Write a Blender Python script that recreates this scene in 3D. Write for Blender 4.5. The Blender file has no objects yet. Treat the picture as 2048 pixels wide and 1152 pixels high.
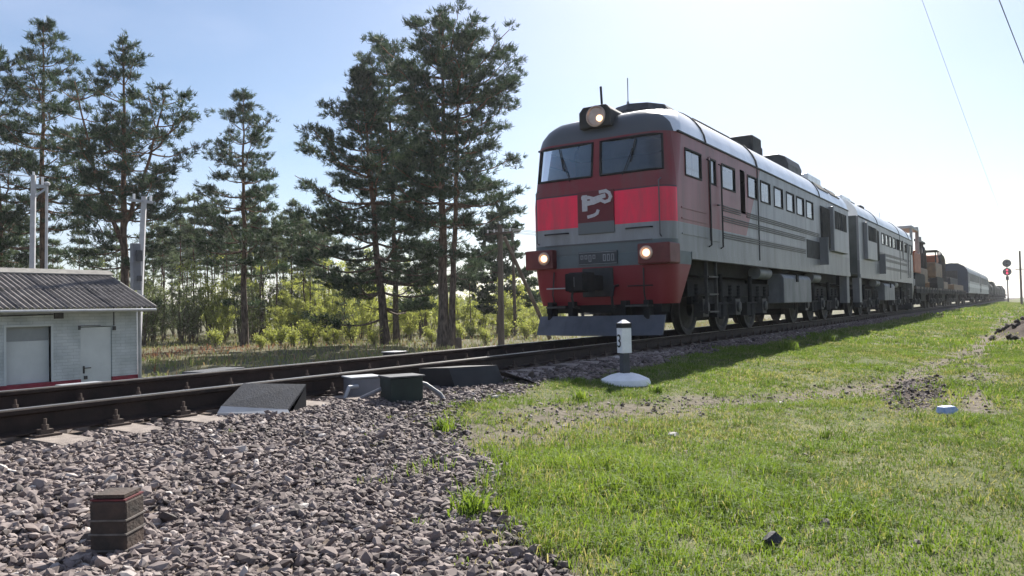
import bpy, math, random
import numpy as np
from mathutils import Vector, Matrix, Quaternion

SC = bpy.context.scene
COL = SC.collection
random.seed(7)
RNG = np.random.default_rng(7)

# ------------------------------------------------------------------ camera, sky, sun, exposure
# world axes: +X along the track away from the viewer, +Y across the track to the far side, Z = 0 at the rail head
FPX, YAW, PIT, ROL = 1561.37, 0.58505, 0.025851, -0.022572
CAM = Vector((-13.04, -6.7086, 0.6253))
FW = Vector((math.cos(YAW) * math.cos(PIT), math.sin(YAW) * math.cos(PIT), math.sin(PIT)))
_r = Vector((math.sin(YAW), -math.cos(YAW), 0.0))
_u = _r.cross(FW)
RT = _r * math.cos(ROL) + _u * math.sin(ROL)
UP = _u * math.cos(ROL) - _r * math.sin(ROL)
cam_data = bpy.data.cameras.new("camera")
cam = bpy.data.objects.new("camera", cam_data)
COL.objects.link(cam)
cam_data.sensor_width = 36.0
cam_data.lens = FPX / 2048.0 * 36.0
cam_data.clip_start = 0.05
cam_data.clip_end = 6000.0
cam.matrix_world = Matrix(((RT.x, UP.x, -FW.x, CAM.x), (RT.y, UP.y, -FW.y, CAM.y), (RT.z, UP.z, -FW.z, CAM.z), (0, 0, 0, 1)))
SC.camera = cam

SUN = Vector((1.2, 0.34, 1.0)).normalized()
SUN_EL = math.asin(SUN.z)
SUN_ROT = math.atan2(SUN.x, SUN.y)
sun_data = bpy.data.lights.new("sun", 'SUN')
sun_data.energy = 5.0
sun_data.angle = math.radians(0.53)
sun_data.color = (1.0, 0.95, 0.87)
sun = bpy.data.objects.new("sun", sun_data)
COL.objects.link(sun)
sun.rotation_mode = 'QUATERNION'
sun.rotation_quaternion = SUN.to_track_quat('Z', 'Y')
sun.location = (40, 10, 60)

world = bpy.data.worlds.new("World")
SC.world = world
world.use_nodes = True
wn, wl = world.node_tree.nodes, world.node_tree.links
wn.clear()
w_out = wn.new('ShaderNodeOutputWorld')
w_bg = wn.new('ShaderNodeBackground')
w_sky = wn.new('ShaderNodeTexSky')
w_sky.sky_type = 'NISHITA'
w_sky.sun_disc = False
w_sky.sun_elevation = SUN_EL
w_sky.sun_rotation = SUN_ROT
w_sky.altitude = 60
w_sky.air_density = 1.0
w_sky.dust_density = 0.8
w_sky.ozone_density = 3.0
w_bg.inputs['Strength'].default_value = 0.056
# thin spring cirrus over the whole dome
w_tc = wn.new('ShaderNodeTexCoord')
w_map = wn.new('ShaderNodeMapping')
w_map.inputs['Scale'].default_value = (1.0, 1.0, 2.6)
w_noise = wn.new('ShaderNodeTexNoise')
w_noise.inputs['Scale'].default_value = 2.1
w_noise.inputs['Detail'].default_value = 5.0
w_noise.inputs['Roughness'].default_value = 0.5
w_ramp = wn.new('ShaderNodeMapRange')
w_ramp.inputs['From Min'].default_value = 0.36
w_ramp.inputs['From Max'].default_value = 0.72
w_ramp.inputs['To Min'].default_value = 0.0
w_ramp.inputs['To Max'].default_value = 0.50
w_mix = wn.new('ShaderNodeMix')
w_mix.data_type = 'RGBA'
w_mix.inputs['B'].default_value = (7.0, 7.6, 9.6, 1)
wl.new(w_tc.outputs['Generated'], w_map.inputs['Vector'])
wl.new(w_map.outputs['Vector'], w_noise.inputs['Vector'])
wl.new(w_noise.outputs['Fac'], w_ramp.inputs['Value'])
wl.new(w_ramp.outputs['Result'], w_mix.inputs['Factor'])
wl.new(w_sky.outputs['Color'], w_mix.inputs['A'])
wl.new(w_mix.outputs['Result'], w_bg.inputs['Color'])
wl.new(w_bg.outputs['Background'], w_out.inputs['Surface'])

SC.view_settings.view_transform = 'Standard'
SC.view_settings.look = 'None'
SC.view_settings.gamma = 1.0
SC.view_settings.use_curve_mapping = False
SC.view_settings.exposure = 1.2
SC.render.engine = 'CYCLES'
SC.cycles.use_denoising = True
SC.cycles.max_bounces = 4
SC.cycles.transparent_max_bounces = 12
SC.cycles.volume_bounces = 0

# ------------------------------------------------------------------ helpers
def tag(o, label=None, cat=None, group=None, kind=None):
    if label: o["label"] = label
    if cat: o["category"] = cat
    if group: o["group"] = group
    if kind: o["kind"] = kind
    return o

def empty(name, loc=(0, 0, 0), rz=0.0, label=None, cat=None, group=None, kind=None):
    o = bpy.data.objects.new(name, None)
    COL.objects.link(o)
    o.empty_display_size = 0.2
    o.location = loc
    o.rotation_euler = (0, 0, rz)
    return tag(o, label, cat, group, kind)

def link_mesh(name, me, parent=None, loc=None, rot=None):
    o = bpy.data.objects.new(name, me)
    COL.objects.link(o)
    if parent is not None: o.parent = parent
    if loc is not None: o.location = loc
    if rot is not None: o.rotation_euler = rot
    return o

def copy_tree(o, parent=None):
    c = o.copy()
    COL.objects.link(c)
    c.parent = parent
    for ch in o.children:
        copy_tree(ch, c)
    return c

class MB:
    """collects shapes for one mesh object"""
    def __init__(self):
        self.v, self.f = [], []
    def add(self, vs, fs):
        n = len(self.v)
        self.v += [tuple(p) for p in vs]
        self.f += [tuple(i + n for i in f) for f in fs]
        return self
    def b(self, x0, x1, y0, y1, z0, z1, m=None):
        vs = [(x0, y0, z0), (x1, y0, z0), (x1, y1, z0), (x0, y1, z0), (x0, y0, z1), (x1, y0, z1), (x1, y1, z1), (x0, y1, z1)]
        if m is not None: vs = [m @ Vector(p) for p in vs]
        return self.add(vs, [(0, 3, 2, 1), (4, 5, 6, 7), (0, 1, 5, 4), (1, 2, 6, 5), (2, 3, 7, 6), (3, 0, 4, 7)])
    def bar(self, a, c, w, h):
        a, c = Vector(a), Vector(c)
        d = c - a
        q = d.to_track_quat('X', 'Z').to_matrix().to_4x4()
        return self.b(0, d.length, -w / 2, w / 2, -h / 2, h / 2, Matrix.Translation(a) @ q)
    def tube(self, pts, rad, n=8, cap=True):
        pts = [Vector(p) for p in pts]
        if not hasattr(rad, '__len__'): rad = [rad] * len(pts)
        rings, prev = [], None
        for i, p in enumerate(pts):
            t = (pts[min(i + 1, len(pts) - 1)] - pts[max(i - 1, 0)]).normalized()
            if prev is None:
                ref = Vector((0, 0, 1)) if abs(t.z) < 0.9 else Vector((1, 0, 0))
                u = t.cross(ref).normalized()
            else:
                u = (prev - t * prev.dot(t)).normalized()
            prev = u
            w = t.cross(u)
            rings.append([p + (u * math.cos(2 * math.pi * k / n) + w * math.sin(2 * math.pi * k / n)) * rad[i] for k in range(n)])
        vs = [q for r in rings for q in r]
        fs = []
        for i in range(len(pts) - 1):
            for k in range(n):
                k2 = (k + 1) % n
                fs.append((i * n + k, i * n + k2, (i + 1) * n + k2, (i + 1) * n + k))
        if cap:
            fs.append(tuple(range(n - 1, -1, -1)))
            fs.append(tuple((len(pts) - 1) * n + k for k in range(n)))
        return self.add(vs, fs)
    def lathe(self, prof, n=20, m=None):
        """prof: (radius, height) pairs about local Z"""
        vs = []
        for r, z in prof:
            for k in range(n):
                a = 2 * math.pi * k / n
                vs.append(Vector((r * math.cos(a), r * math.sin(a), z)))
        if m is not None: vs = [m @ p for p in vs]
        fs = []
        for i in range(len(prof) - 1):
            for k in range(n):
                k2 = (k + 1) % n
                fs.append((i * n + k, i * n + k2, (i + 1) * n + k2, (i + 1) * n + k))
        fs.append(tuple(range(n - 1, -1, -1)))
        fs.append(tuple((len(prof) - 1) * n + k for k in range(n)))
        return self.add(vs, fs)
    def prism(self, poly, d0, d1, fn):
        """2-D polygon extruded; fn(a, b, d) -> xyz"""
        n = len(poly)
        vs = [fn(a, b_, d0) for a, b_ in poly] + [fn(a, b_, d1) for a, b_ in poly]
        fs = [tuple(range(n - 1, -1, -1)), tuple(range(n, 2 * n))]
        fs += [(i, (i + 1) % n, (i + 1) % n + n, i + n) for i in range(n)]
        return self.add(vs, fs)
    def mesh(self, name, mat, smooth=False):
        me = bpy.data.meshes.new(name)
        me.from_pydata([tuple(p) for p in self.v], [], self.f)
        me.materials.append(mat)
        if smooth:
            me.shade_smooth()
            try: me.set_sharp_from_angle(angle=math.radians(35))
            except Exception: pass
        me.update()
        return me
    def build(self, name, mat, parent=None, smooth=False, bevel=0.0, loc=None, rot=None):
        o = link_mesh(name, self.mesh(name, mat, smooth), parent, loc, rot)
        if bevel:
            md = o.modifiers.new("bevel", 'BEVEL')
            md.width = bevel
            md.segments = 2
            md.limit_method = 'ANGLE'
        return o

def mesh_np(name, V, F, mat, tint=None, smooth=False):
    """big mesh from arrays; F is (n,3); tint is one value per vertex"""
    me = bpy.data.meshes.new(name)
    V = np.ascontiguousarray(V, dtype=np.float32)
    F = np.ascontiguousarray(F, dtype=np.int32)
    k = F.shape[1]
    me.vertices.add(len(V))
    me.vertices.foreach_set('co', V.ravel())
    me.loops.add(F.size)
    me.loops.foreach_set('vertex_index', F.ravel())
    me.polygons.add(len(F))
    me.polygons.foreach_set('loop_start', np.arange(0, F.size, k, dtype=np.int32))
    me.polygons.foreach_set('loop_total', np.full(len(F), k, dtype=np.int32))
    if smooth:
        me.polygons.foreach_set('use_smooth', np.ones(len(F), dtype=bool))
    me.update(calc_edges=True)
    if not smooth: me.shade_flat()
    if tint is not None:
        a = me.attributes.new('tint', 'FLOAT', 'POINT')
        a.data.foreach_set('value', np.ascontiguousarray(tint, dtype=np.float32))
    me.materials.append(mat)
    return me

# ------------------------------------------------------------------ materials
def new_mat(name):
    m = bpy.data.materials.new(name)
    m.use_nodes = True
    nt = m.node_tree
    nt.nodes.clear()
    out = nt.nodes.new('ShaderNodeOutputMaterial')
    return m, nt, out

def ramp_node(nt, stops):
    r = nt.nodes.new('ShaderNodeValToRGB')
    el = r.color_ramp.elements
    while len(el) < len(stops): el.new(0.5)
    for e, (p, c) in zip(el, stops):
        e.position = p
        e.color = (c[0], c[1], c[2], 1)
    return r

def paint(name, base, dark=None, rough=0.55, metal=0.0, scale=3.0, bump=0.0, bscale=60.0, spec=0.4, streak=1.0):
    """weathered surface: noise between base and a dirtier tone, roughness breakup, optional fine relief"""
    m, nt, out = new_mat(name)
    N, L = nt.nodes, nt.links
    bs = N.new('ShaderNodeBsdfPrincipled')
    tc = N.new('ShaderNodeTexCoord')
    mp = N.new('ShaderNodeMapping')
    mp.inputs['Scale'].default_value = (1, 1, streak)
    L.new(tc.outputs['Object'], mp.inputs['Vector'])
    nz = N.new('ShaderNodeTexNoise')
    nz.inputs['Scale'].default_value = scale
    nz.inputs['Detail'].default_value = 8
    nz.inputs['Roughness'].default_value = 0.65
    L.new(mp.outputs['Vector'], nz.inputs['Vector'])
    dark = dark or tuple(c * 0.6 for c in base)
    rp = ramp_node(nt, [(0.3, dark), (0.68, base)])
    L.new(nz.outputs['Fac'], rp.inputs['Fac'])
    L.new(rp.outputs['Color'], bs.inputs['Base Color'])
    mr = N.new('ShaderNodeMapRange')
    mr.inputs['To Min'].default_value = min(1, rough + 0.15)
    mr.inputs['To Max'].default_value = max(0.05, rough - 0.1)
    L.new(nz.outputs['Fac'], mr.inputs['Value'])
    L.new(mr.outputs['Result'], bs.inputs['Roughness'])
    bs.inputs['Metallic'].default_value = metal
    bs.inputs['Specular IOR Level'].default_value = spec
    if bump:
        n2 = N.new('ShaderNodeTexNoise')
        n2.inputs['Scale'].default_value = bscale
        n2.inputs['Detail'].default_value = 4
        L.new(tc.outputs['Object'], n2.inputs['Vector'])
        bp = N.new('ShaderNodeBump')
        bp.inputs['Strength'].default_value = bump
        bp.inputs['Distance'].default_value = 0.02
        L.new(n2.outputs['Fac'], bp.inputs['Height'])
        L.new(bp.outputs['Normal'], bs.inputs['Normal'])
    L.new(bs.outputs['BSDF'], out.inputs['Surface'])
    return m

def tint_mat(name, stops, rough=0.8, trans=0.0, spec=0.3, transcol=None):
    """colour by the per-piece attribute 'tint'; optional translucency for leaves and blades"""
    m, nt, out = new_mat(name)
    N, L = nt.nodes, nt.links
    at = N.new('ShaderNodeAttribute')
    at.attribute_name = 'tint'
    rp = ramp_node(nt, stops)
    L.new(at.outputs['Fac'], rp.inputs['Fac'])
    bs = N.new('ShaderNodeBsdfPrincipled')
    bs.inputs['Roughness'].default_value = rough
    bs.inputs['Specular IOR Level'].default_value = spec
    L.new(rp.outputs['Color'], bs.inputs['Base Color'])
    if trans > 0:
        tr = N.new('ShaderNodeBsdfTranslucent')
        if transcol:
            mx0 = N.new('ShaderNodeMix'); mx0.data_type = 'RGBA'; mx0.blend_type = 'MULTIPLY'
            mx0.inputs['Factor'].default_value = 1.0
            L.new(rp.outputs['Color'], mx0.inputs['A'])
            mx0.inputs['B'].default_value = (*transcol, 1)
            L.new(mx0.outputs['Result'], tr.inputs['Color'])
        else:
            L.new(rp.outputs['Color'], tr.inputs['Color'])
        mx = N.new('ShaderNodeMixShader')
        mx.inputs['Fac'].default_value = trans
        L.new(bs.outputs['BSDF'], mx.inputs[1])
        L.new(tr.outputs['BSDF'], mx.inputs[2])
        L.new(mx.outputs['Shader'], out.inputs['Surface'])
    else:
        L.new(bs.outputs['BSDF'], out.inputs['Surface'])
    return m

def glow(name, color, strength):
    m, nt, out = new_mat(name)
    e = nt.nodes.new('ShaderNodeEmission')
    e.inputs['Color'].default_value = (*color, 1)
    e.inputs['Strength'].default_value = strength
    nt.links.new(e.outputs['Emission'], out.inputs['Surface'])
    return m

def glass_mat(name, tint=(0.75, 0.8, 0.8), ior=1.5, refl=1.0):
    """single thin pane: clear, with a fresnel reflection"""
    m, nt, out = new_mat(name)
    N, L = nt.nodes, nt.links
    fr = N.new('ShaderNodeFresnel'); fr.inputs['IOR'].default_value = ior
    tr = N.new('ShaderNodeBsdfTransparent'); tr.inputs['Color'].default_value = (*tint, 1)
    gl = N.new('ShaderNodeBsdfGlossy'); gl.inputs['Roughness'].default_value = 0.04
    gl.inputs['Color'].default_value = (refl, refl, refl, 1)
    mx = N.new('ShaderNodeMixShader')
    L.new(fr.outputs['Fac'], mx.inputs['Fac'])
    L.new(tr.outputs['BSDF'], mx.inputs[1])
    L.new(gl.outputs['BSDF'], mx.inputs[2])
    L.new(mx.outputs['Shader'], out.inputs['Surface'])
    return m

M = {}
M['rail'] = paint('rail_rust', (0.045, 0.03, 0.025), (0.02, 0.016, 0.015), 0.7, scale=6, bump=0.15, spec=0.2)
M['rail_top'] = paint('rail_polished', (0.42, 0.41, 0.40), (0.25, 0.23, 0.21), 0.35, metal=0.9, scale=4)
M['concrete'] = paint('sleeper_concrete', (0.29, 0.245, 0.215), (0.15, 0.125, 0.11), 0.9, scale=7, bump=0.4, bscale=90)
M['clip'] = paint('rusty_clip', (0.10, 0.07, 0.055), (0.04, 0.03, 0.025), 0.75, scale=20, bump=0.2)
M['black'] = paint('black_underframe', (0.022, 0.022, 0.024), (0.010, 0.010, 0.011), 0.75, scale=4, bump=0.1, spec=0.2)
M['soot'] = paint('sooty_iron', (0.05, 0.05, 0.053), (0.022, 0.022, 0.023), 0.7, scale=3, spec=0.3)
M['oily'] = paint('oily_grey', (0.06, 0.06, 0.064), (0.025, 0.025, 0.027), 0.55, scale=5)
M['wheel'] = paint('wheel_steel', (0.06, 0.055, 0.05), (0.025, 0.022, 0.02), 0.6, metal=0.3, scale=5)
M['tread'] = paint('wheel_tread', (0.45, 0.44, 0.43), None, 0.35, metal=0.9)
M['tank'] = paint('tank_grey', (0.20, 0.205, 0.225), (0.10, 0.105, 0.115), 0.5, scale=2.5, streak=0.4)
M['plow'] = paint('plough_slate', (0.085, 0.092, 0.115), (0.05, 0.055, 0.068), 0.55, scale=3)
M['white'] = paint('white_paint', (0.86, 0.86, 0.88), (0.72, 0.72, 0.74), 0.6, scale=8, bump=0.15)
M['blackpaint'] = paint('black_paint', (0.02, 0.02, 0.023), None, 0.6)
M['darkgrey'] = paint('dark_grey_paint', (0.075, 0.08, 0.09), (0.05, 0.05, 0.055), 0.7, scale=10, bump=0.2)
M['glass'] = glass_mat('window_glass', ior=1.75)
M['glass2'] = glass_mat('double_glazing', ior=3.2)
M['rubber'] = paint('window_rubber', (0.018, 0.016, 0.018), None, 0.7)
M['dark'] = paint('dark_interior', (0.03, 0.032, 0.034), None, 0.9)
M['seat'] = paint('cab_interior', (0.12, 0.14, 0.14), (0.07, 0.08, 0.08), 0.8)
M['lamp'] = glow('lit_lamp', (1.0, 0.55, 0.30), 1.5)
M['reflector'] = paint('lamp_reflector', (0.55, 0.42, 0.35), None, 0.3, metal=0.6)
M['galv'] = paint('galvanised', (0.42, 0.43, 0.45), (0.3, 0.31, 0.32), 0.5, metal=0.4)
M['postc'] = paint('post_concrete', (0.50, 0.50, 0.52), (0.36, 0.36, 0.38), 0.9, scale=5, bump=0.3)
M['wood'] = paint('weathered_wood', (0.16, 0.12, 0.095), (0.07, 0.052, 0.042), 0.9, scale=4, bump=0.3, streak=0.15)
M['wire'] = paint('wire_metal', (0.35, 0.35, 0.38), None, 0.5, metal=0.3)
M['wiredark'] = paint('wire_dark', (0.12, 0.12, 0.16), None, 0.6)

# ------------------------------------------------------------------ terrain
def vnoise(x, y, scale, seed):
    """smooth value noise, 0..1"""
    x = np.asarray(x, float) / scale + seed * 17.13
    y = np.asarray(y, float) / scale - seed * 9.71
    xi, yi = np.floor(x), np.floor(y)
    fx, fy = x - xi, y - yi
    fx, fy = fx * fx * (3 - 2 * fx), fy * fy * (3 - 2 * fy)
    def h(a, b):
        s = np.sin(a * 127.1 + b * 311.7 + seed * 74.7) * 43758.5453
        return s - np.floor(s)
    return (h(xi, yi) * (1 - fx) + h(xi + 1, yi) * fx) * (1 - fy) + (h(xi, yi + 1) * (1 - fx) + h(xi + 1, yi + 1) * fx) * fy

def fbm(x, y, scale, seed):
    return 0.55 * vnoise(x, y, scale, seed) + 0.3 * vnoise(x, y, scale / 2.3, seed + 1) + 0.15 * vnoise(x, y, scale / 5, seed + 2)

GY = [-3000, -30, -10, -7, -5, -4, -2.6, -1.5, -1.3, 1.3, 1.5, 2.6, 4.2, 8, 40, 3000]
GZ = [-.75, -.62, -.55, -.52, -.48, -.42, -.31, -.218, -.225, -.245, -.24, -.28, -.36, -1.4, -1.4, -1.4]

def ground_z(X, Y):
    X, Y = np.asarray(X, float), np.asarray(Y, float)
    z = np.interp(Y, GY, GZ)
    near = np.clip((-1.6 - Y) / 1.0, 0, 1)
    far = np.clip((Y - 6) / 6, 0, 1)
    z = z + near * ((fbm(X, Y, 1.3, 3) - .5) * .07 + (fbm(X, Y, .35, 4) - .5) * .025)
    z = z + far * (fbm(X, Y, 5.0, 5) - .5) * .45
    # wheel rut worn through the verge and the soil patch dug beside it
    yc = np.interp(X, TRX, TRY)
    z = z - near * .05 * np.exp(-((Y - yc) / .35) ** 2) * (X < 40)
    z = z + .42 * np.exp(-(((X - 13.3) / 2.4) ** 2 + ((Y + 6.5) / .5) ** 2)) * (.6 + .8 * vnoise(X, Y, .4, 9))
    return z

TRX = [-14, -9, -7, -5, -3.5, -1, 5, 20, 400]
TRY = [-3.3, -3.1, -3.2, -3.9, -4.6, -5.2, -5.55, -5.9, -6.0]
EBX = [-16, -13, -11, -10.2, -9.9, -9.6, -9.0, -8.5, -7.8, -6.8, -5.5, -4, 0, 20, 400]
EBY = [-12, -9, -6.5, -5.1, -4.6, -4.1, -3.8, -2.9, -2.4, -2.1, -1.95, -1.9, -1.75, -1.7, -1.7]

def grass_cover(X, Y):
    """0..1, near side of the track"""
    X, Y = np.asarray(X, float), np.asarray(Y, float)
    eb = np.interp(X, EBX, EBY) + (fbm(X, Y, .6, 11) - .5) * .7
    c = np.clip((eb - Y) / .3, 0, 1)
    yc = np.interp(X, TRX, TRY)
    wd = np.interp(X, [-9, -6, -4, -2, 10, 60], [.55, .7, .5, .28, .22, .15])
    rut = np.exp(-((Y - yc) / wd) ** 2)
    c = c * (1 - np.clip(rut * (.55 + .75 * vnoise(X, Y, .5, 21)), 0, .78))
    y2 = np.interp(X, [-4, -2, 7, 60, 300], [-6.25, -6.15, -5.75, -5.2, -5.0])
    c = c * (1 - .85 * np.exp(-((Y - y2) / .24) ** 2) * (X > -4.2) * (.55 + .6 * vnoise(X, Y, .9, 23)))
    # bare soil patch
    sp = np.exp(-(((X + 2.4) / 2.0) ** 2 + ((Y + 5.40 - .05 * X) / .33) ** 2) ** 2)
    c = c * (1 - sp)
    # soil mound by the verge
    c = c * (1 - np.clip(1.4 * np.exp(-(((X - 13.3) / 2.7) ** 2 + ((Y + 6.5) / .6) ** 2) ** 2), 0, 1))
    return c

def axis_lines(parts):
    out = []
    for a, b_, s in parts:
        n = max(1, int(round((b_ - a) / s)))
        out += list(np.linspace(a, b_, n, endpoint=False))
    return out

xs = np.array([-2600, -1200, -500, -200, -90] + axis_lines([(-40, -14, 2), (-14, 16, .13), (16, 44, .5), (44, 200, 4)]) + [200, 240, 300, 400, 560, 800, 1200, 1800, 2600])
ys = np.array([-2600, -1300, -600, -250, -110, -60, -35] + axis_lines([(-22, -10, 1), (-10, -1.2, .12), (-1.2, 12, .35), (12, 62, 1.6), (62, 160, 7)]) + [160, 220, 320, 500, 900, 1600, 2600])
GX, GYY = np.meshgrid(xs, ys, indexing='ij')
GZZ = ground_z(GX, GYY)
V = np.stack([GX, GYY, GZZ], -1).reshape(-1, 3)
nx, ny = GX.shape
idx = np.arange(nx * ny).reshape(nx, ny)
F = np.stack([idx[:-1, :-1], idx[1:, :-1], idx[1:, 1:], idx[:-1, 1:]], -1).reshape(-1, 4)
patch = np.exp(-(((GX + 2.4) / 2.0) ** 2 + ((GYY + 5.40 - .05 * GX) / .33) ** 2) ** 2)
mound = np.exp(-(((GX - 13.3) / 2.7) ** 2 + ((GYY + 6.5) / .6) ** 2) ** 2)
cov = np.where(GYY < -1.3, grass_cover(GX, GYY), np.clip((GYY - 4.5) / 2, 0, 1) * .55)

cov = cov - 1.6 * np.clip((patch + mound) * (.5 + fbm(GX, GYY, .5, 91)) , 0, 1) * (patch + mound > .15)

def ground_material():
    m, nt, out = new_mat('ground_soil_and_turf')
    N, L = nt.nodes, nt.links
    at = N.new('ShaderNodeAttribute'); at.attribute_name = 'tint'
    tc = N.new('ShaderNodeTexCoord')
    n1 = N.new('ShaderNodeTexNoise'); n1.inputs['Scale'].default_value = 14; n1.inputs['Detail'].default_value = 8; n1.inputs['Roughness'].default_value = .7
    n2 = N.new('ShaderNodeTexNoise'); n2.inputs['Scale'].default_value = .45; n2.inputs['Detail'].default_value = 6
    n3 = N.new('ShaderNodeTexVoronoi'); n3.inputs['Scale'].default_value = 22
    for n in (n1, n2, n3): L.new(tc.outputs['Object'], n.inputs['Vector'])
    soil = ramp_node(nt, [(.3, (.060, .046, .038)), (.5, (.13, .105, .088)), (.72, (.24, .20, .175))])
    L.new(n1.outputs['Fac'], soil.inputs['Fac'])
    turf = ramp_node(nt, [(.3, (.04, .052, .018)), (.48, (.09, .105, .038)), (.68, (.19, .18, .10))])
    n4 = N.new('ShaderNodeTexNoise'); n4.inputs['Scale'].default_value = 70; n4.inputs['Detail'].default_value = 3; L.new(tc.outputs['Object'], n4.inputs['Vector'])
    mixn = N.new('ShaderNodeMix'); mixn.data_type = 'FLOAT'
    mixn.inputs['Factor'].default_value = .4
    L.new(n4.outputs['Fac'], mixn.inputs['A']); L.new(n2.outputs['Fac'], mixn.inputs['B'])
    L.new(mixn.outputs['Result'], turf.inputs['Fac'])
    mx = N.new('ShaderNodeMix'); mx.data_type = 'RGBA'
    L.new(at.outputs['Fac'], mx.inputs['Factor'])
    L.new(soil.outputs['Color'], mx.inputs['A']); L.new(turf.outputs['Color'], mx.inputs['B'])
    ng = N.new('ShaderNodeMath'); ng.operation = 'MULTIPLY'; ng.inputs[1].default_value = -1.0; L.new(at.outputs['Fac'], ng.inputs[0])
    loam = ramp_node(nt, [(.3, (.022, .017, .014)), (.7, (.085, .062, .05))]); L.new(n1.outputs['Fac'], loam.inputs['Fac'])
    mx2 = N.new('ShaderNodeMix'); mx2.data_type = 'RGBA'; L.new(ng.outputs[0], mx2.inputs['Factor'])
    L.new(mx.outputs['Result'], mx2.inputs['A']); L.new(loam.outputs['Color'], mx2.inputs['B'])
    bs = N.new('ShaderNodeBsdfPrincipled'); bs.inputs['Roughness'].default_value = .95; bs.inputs['Specular IOR Level'].default_value = .1
    L.new(mx2.outputs['Result'], bs.inputs['Base Color'])
    bp = N.new('ShaderNodeBump'); bp.inputs['Strength'].default_value = .5; bp.inputs['Distance'].default_value = .012
    ad = N.new('ShaderNodeMath'); ad.operation = 'ADD'
    L.new(n1.outputs['Fac'], ad.inputs[0]); L.new(n3.outputs['Distance'], ad.inputs[1])
    L.new(ad.outputs[0], bp.inputs['Height']); L.new(bp.outputs['Normal'], bs.inputs['Normal'])
    L.new(bs.outputs['BSDF'], out.inputs['Surface'])
    return m

ground = link_mesh('ground', mesh_np('ground', V, F, ground_material(), cov.reshape(-1), smooth=True))
tag(ground, kind='structure')

def project(P):
    d = np.asarray(P, float) - np.array(CAM)
    z = d @ np.array(FW)
    zz = np.maximum(z, .05)
    return 1024 + FPX * (d @ np.array(RT)) / zz, 576 - FPX * (d @ np.array(UP)) / zz, z

def in_view(P, mx=420, my=260):
    x, y, z = project(P)
    return (z > .3) & (x > -mx) & (x < 2048 + mx) & (y < 1152 + my)

def spot(px, depth, dx=0.0, dy=0.0):
    """ground point seen at picture column px, at a given distance in front of the camera"""
    p = CAM + (FW + RT * ((px - 1024) / FPX)) * depth
    x, y = p.x + dx, p.y + dy
    return Vector((x, y, float(ground_z(x, y))))

# ------------------------------------------------------------------ railway track
track = empty('railway_track', (0, 0, 0), kind='structure')
RAILP = [(-.075, -.18), (.075, -.18), (.075, -.168), (.012, -.150), (.009, -.05), (.036, -.036), (.0375, -.008), (.030, 0), (-.030, 0), (-.0375, -.008), (-.036, -.036), (-.009, -.05), (-.012, -.150), (-.075, -.168)]
for yr in (-.797, .797):
    rail = MB().prism(RAILP, -40, 420, lambda a, b_, d: (d, yr + a, b_)).build('rail', M['rail'], track)
    MB().b(-40, 420, yr - .029, yr + .029, .0005, .003).build('running_surface', M['rail_top'], rail)

def sleeper_mesh():
    mb = MB()
    st = [(-1.35, .10, -.215), (-1.30, .125, -.20), (-.5, .125, -.195), (-.35, .115, -.23), (.35, .115, -.23), (.5, .125, -.195), (1.30, .125, -.20), (1.35, .10, -.215)]
    vs, fs = [], []
    for y, w, zt in st:
        vs += [(-w - .02, y, -.40), (w + .02, y, -.40), (w, y, zt), (-w, y, zt)]
    for i in range(len(st) - 1):
        for k in range(4):
            k2 = (k + 1) % 4
            fs.append((i * 4 + k, i * 4 + k2, i * 4 + 4 + k2, i * 4 + 4 + k))
    fs += [(3, 2, 1, 0), (28, 29, 30, 31)]
    return mb.add(vs, fs)
SLEEP = sleeper_mesh().mesh('sleeper', M['concrete'])
def clip_mb():
    mb = MB()
    mb.b(-.09, .09, -.17, .17, -.196, -.181)
    for s in (-1, 1):
        mb.b(-.035, .035, s * .062 - .022, s * .062 + .022, -.165, -.150)
        mb.b(-.045, .045, s * .115 - .03, s * .115 + .03, -.182, -.150)
        mb.tube([(0, s * .115, -.18), (0, s * .115, -.075)], .011, 6)
        mb.tube([(0, s * .115, -.152), (0, s * .115, -.118)], .024, 6)
    return mb
CLIP = clip_mb().mesh('rail_clip', M['clip'])
SX0, PITCH = -13.55, .545
for i in range(78):
    x = SX0 + i * PITCH
    o = link_mesh('sleeper', SLEEP, track, (x + random.uniform(-.015, .015), random.uniform(-.02, .02), 0), (0, 0, random.uniform(-.006, .006)))
    for yr in (-.797, .797):
        link_mesh('rail_clip', CLIP, o, (0, yr, 0))
far_sl = MB()
for i in range(78, 330):
    x = SX0 + i * PITCH
    far_sl.b(x - .125, x + .125, -1.35, 1.35, -.40, -.205)
tag(far_sl.build('sleeper_row', M['concrete'], track), kind='stuff')

# ------------------------------------------------------------------ ballast stones
ICO = []
_t = (1 + 5 ** .5) / 2
for a in (-1, 1):
    for b_ in (-_t, _t):
        ICO += [(a, b_, 0), (0, a, b_), (b_, 0, a)]
ICO = np.array(ICO) / math.sqrt(1 + _t * _t)
def hull_faces(P):
    import bmesh
    bm = bmesh.new()
    for p in P: bm.verts.new(p)
    r = bmesh.ops.convex_hull(bm, input=bm.verts)
    bm.verts.ensure_lookup_table(); bm.verts.index_update()
    bmesh.ops.recalc_face_normals(bm, faces=bm.faces)
    f = [tuple(v.index for v in fc.verts) for fc in bm.faces if len(fc.verts) == 3]
    bm.free()
    return np.array(f, dtype=np.int32)
STONES = []
for k in range(14):
    P = ICO * RNG.uniform(.80, 1.12, (12, 1)) + RNG.normal(0, .09, (12, 3))
    P = P * np.array([RNG.uniform(.9, 1.45), RNG.uniform(.65, 1.0), RNG.uniform(.38, .68)])
    STONES.append((P, hull_faces(P)))

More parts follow.
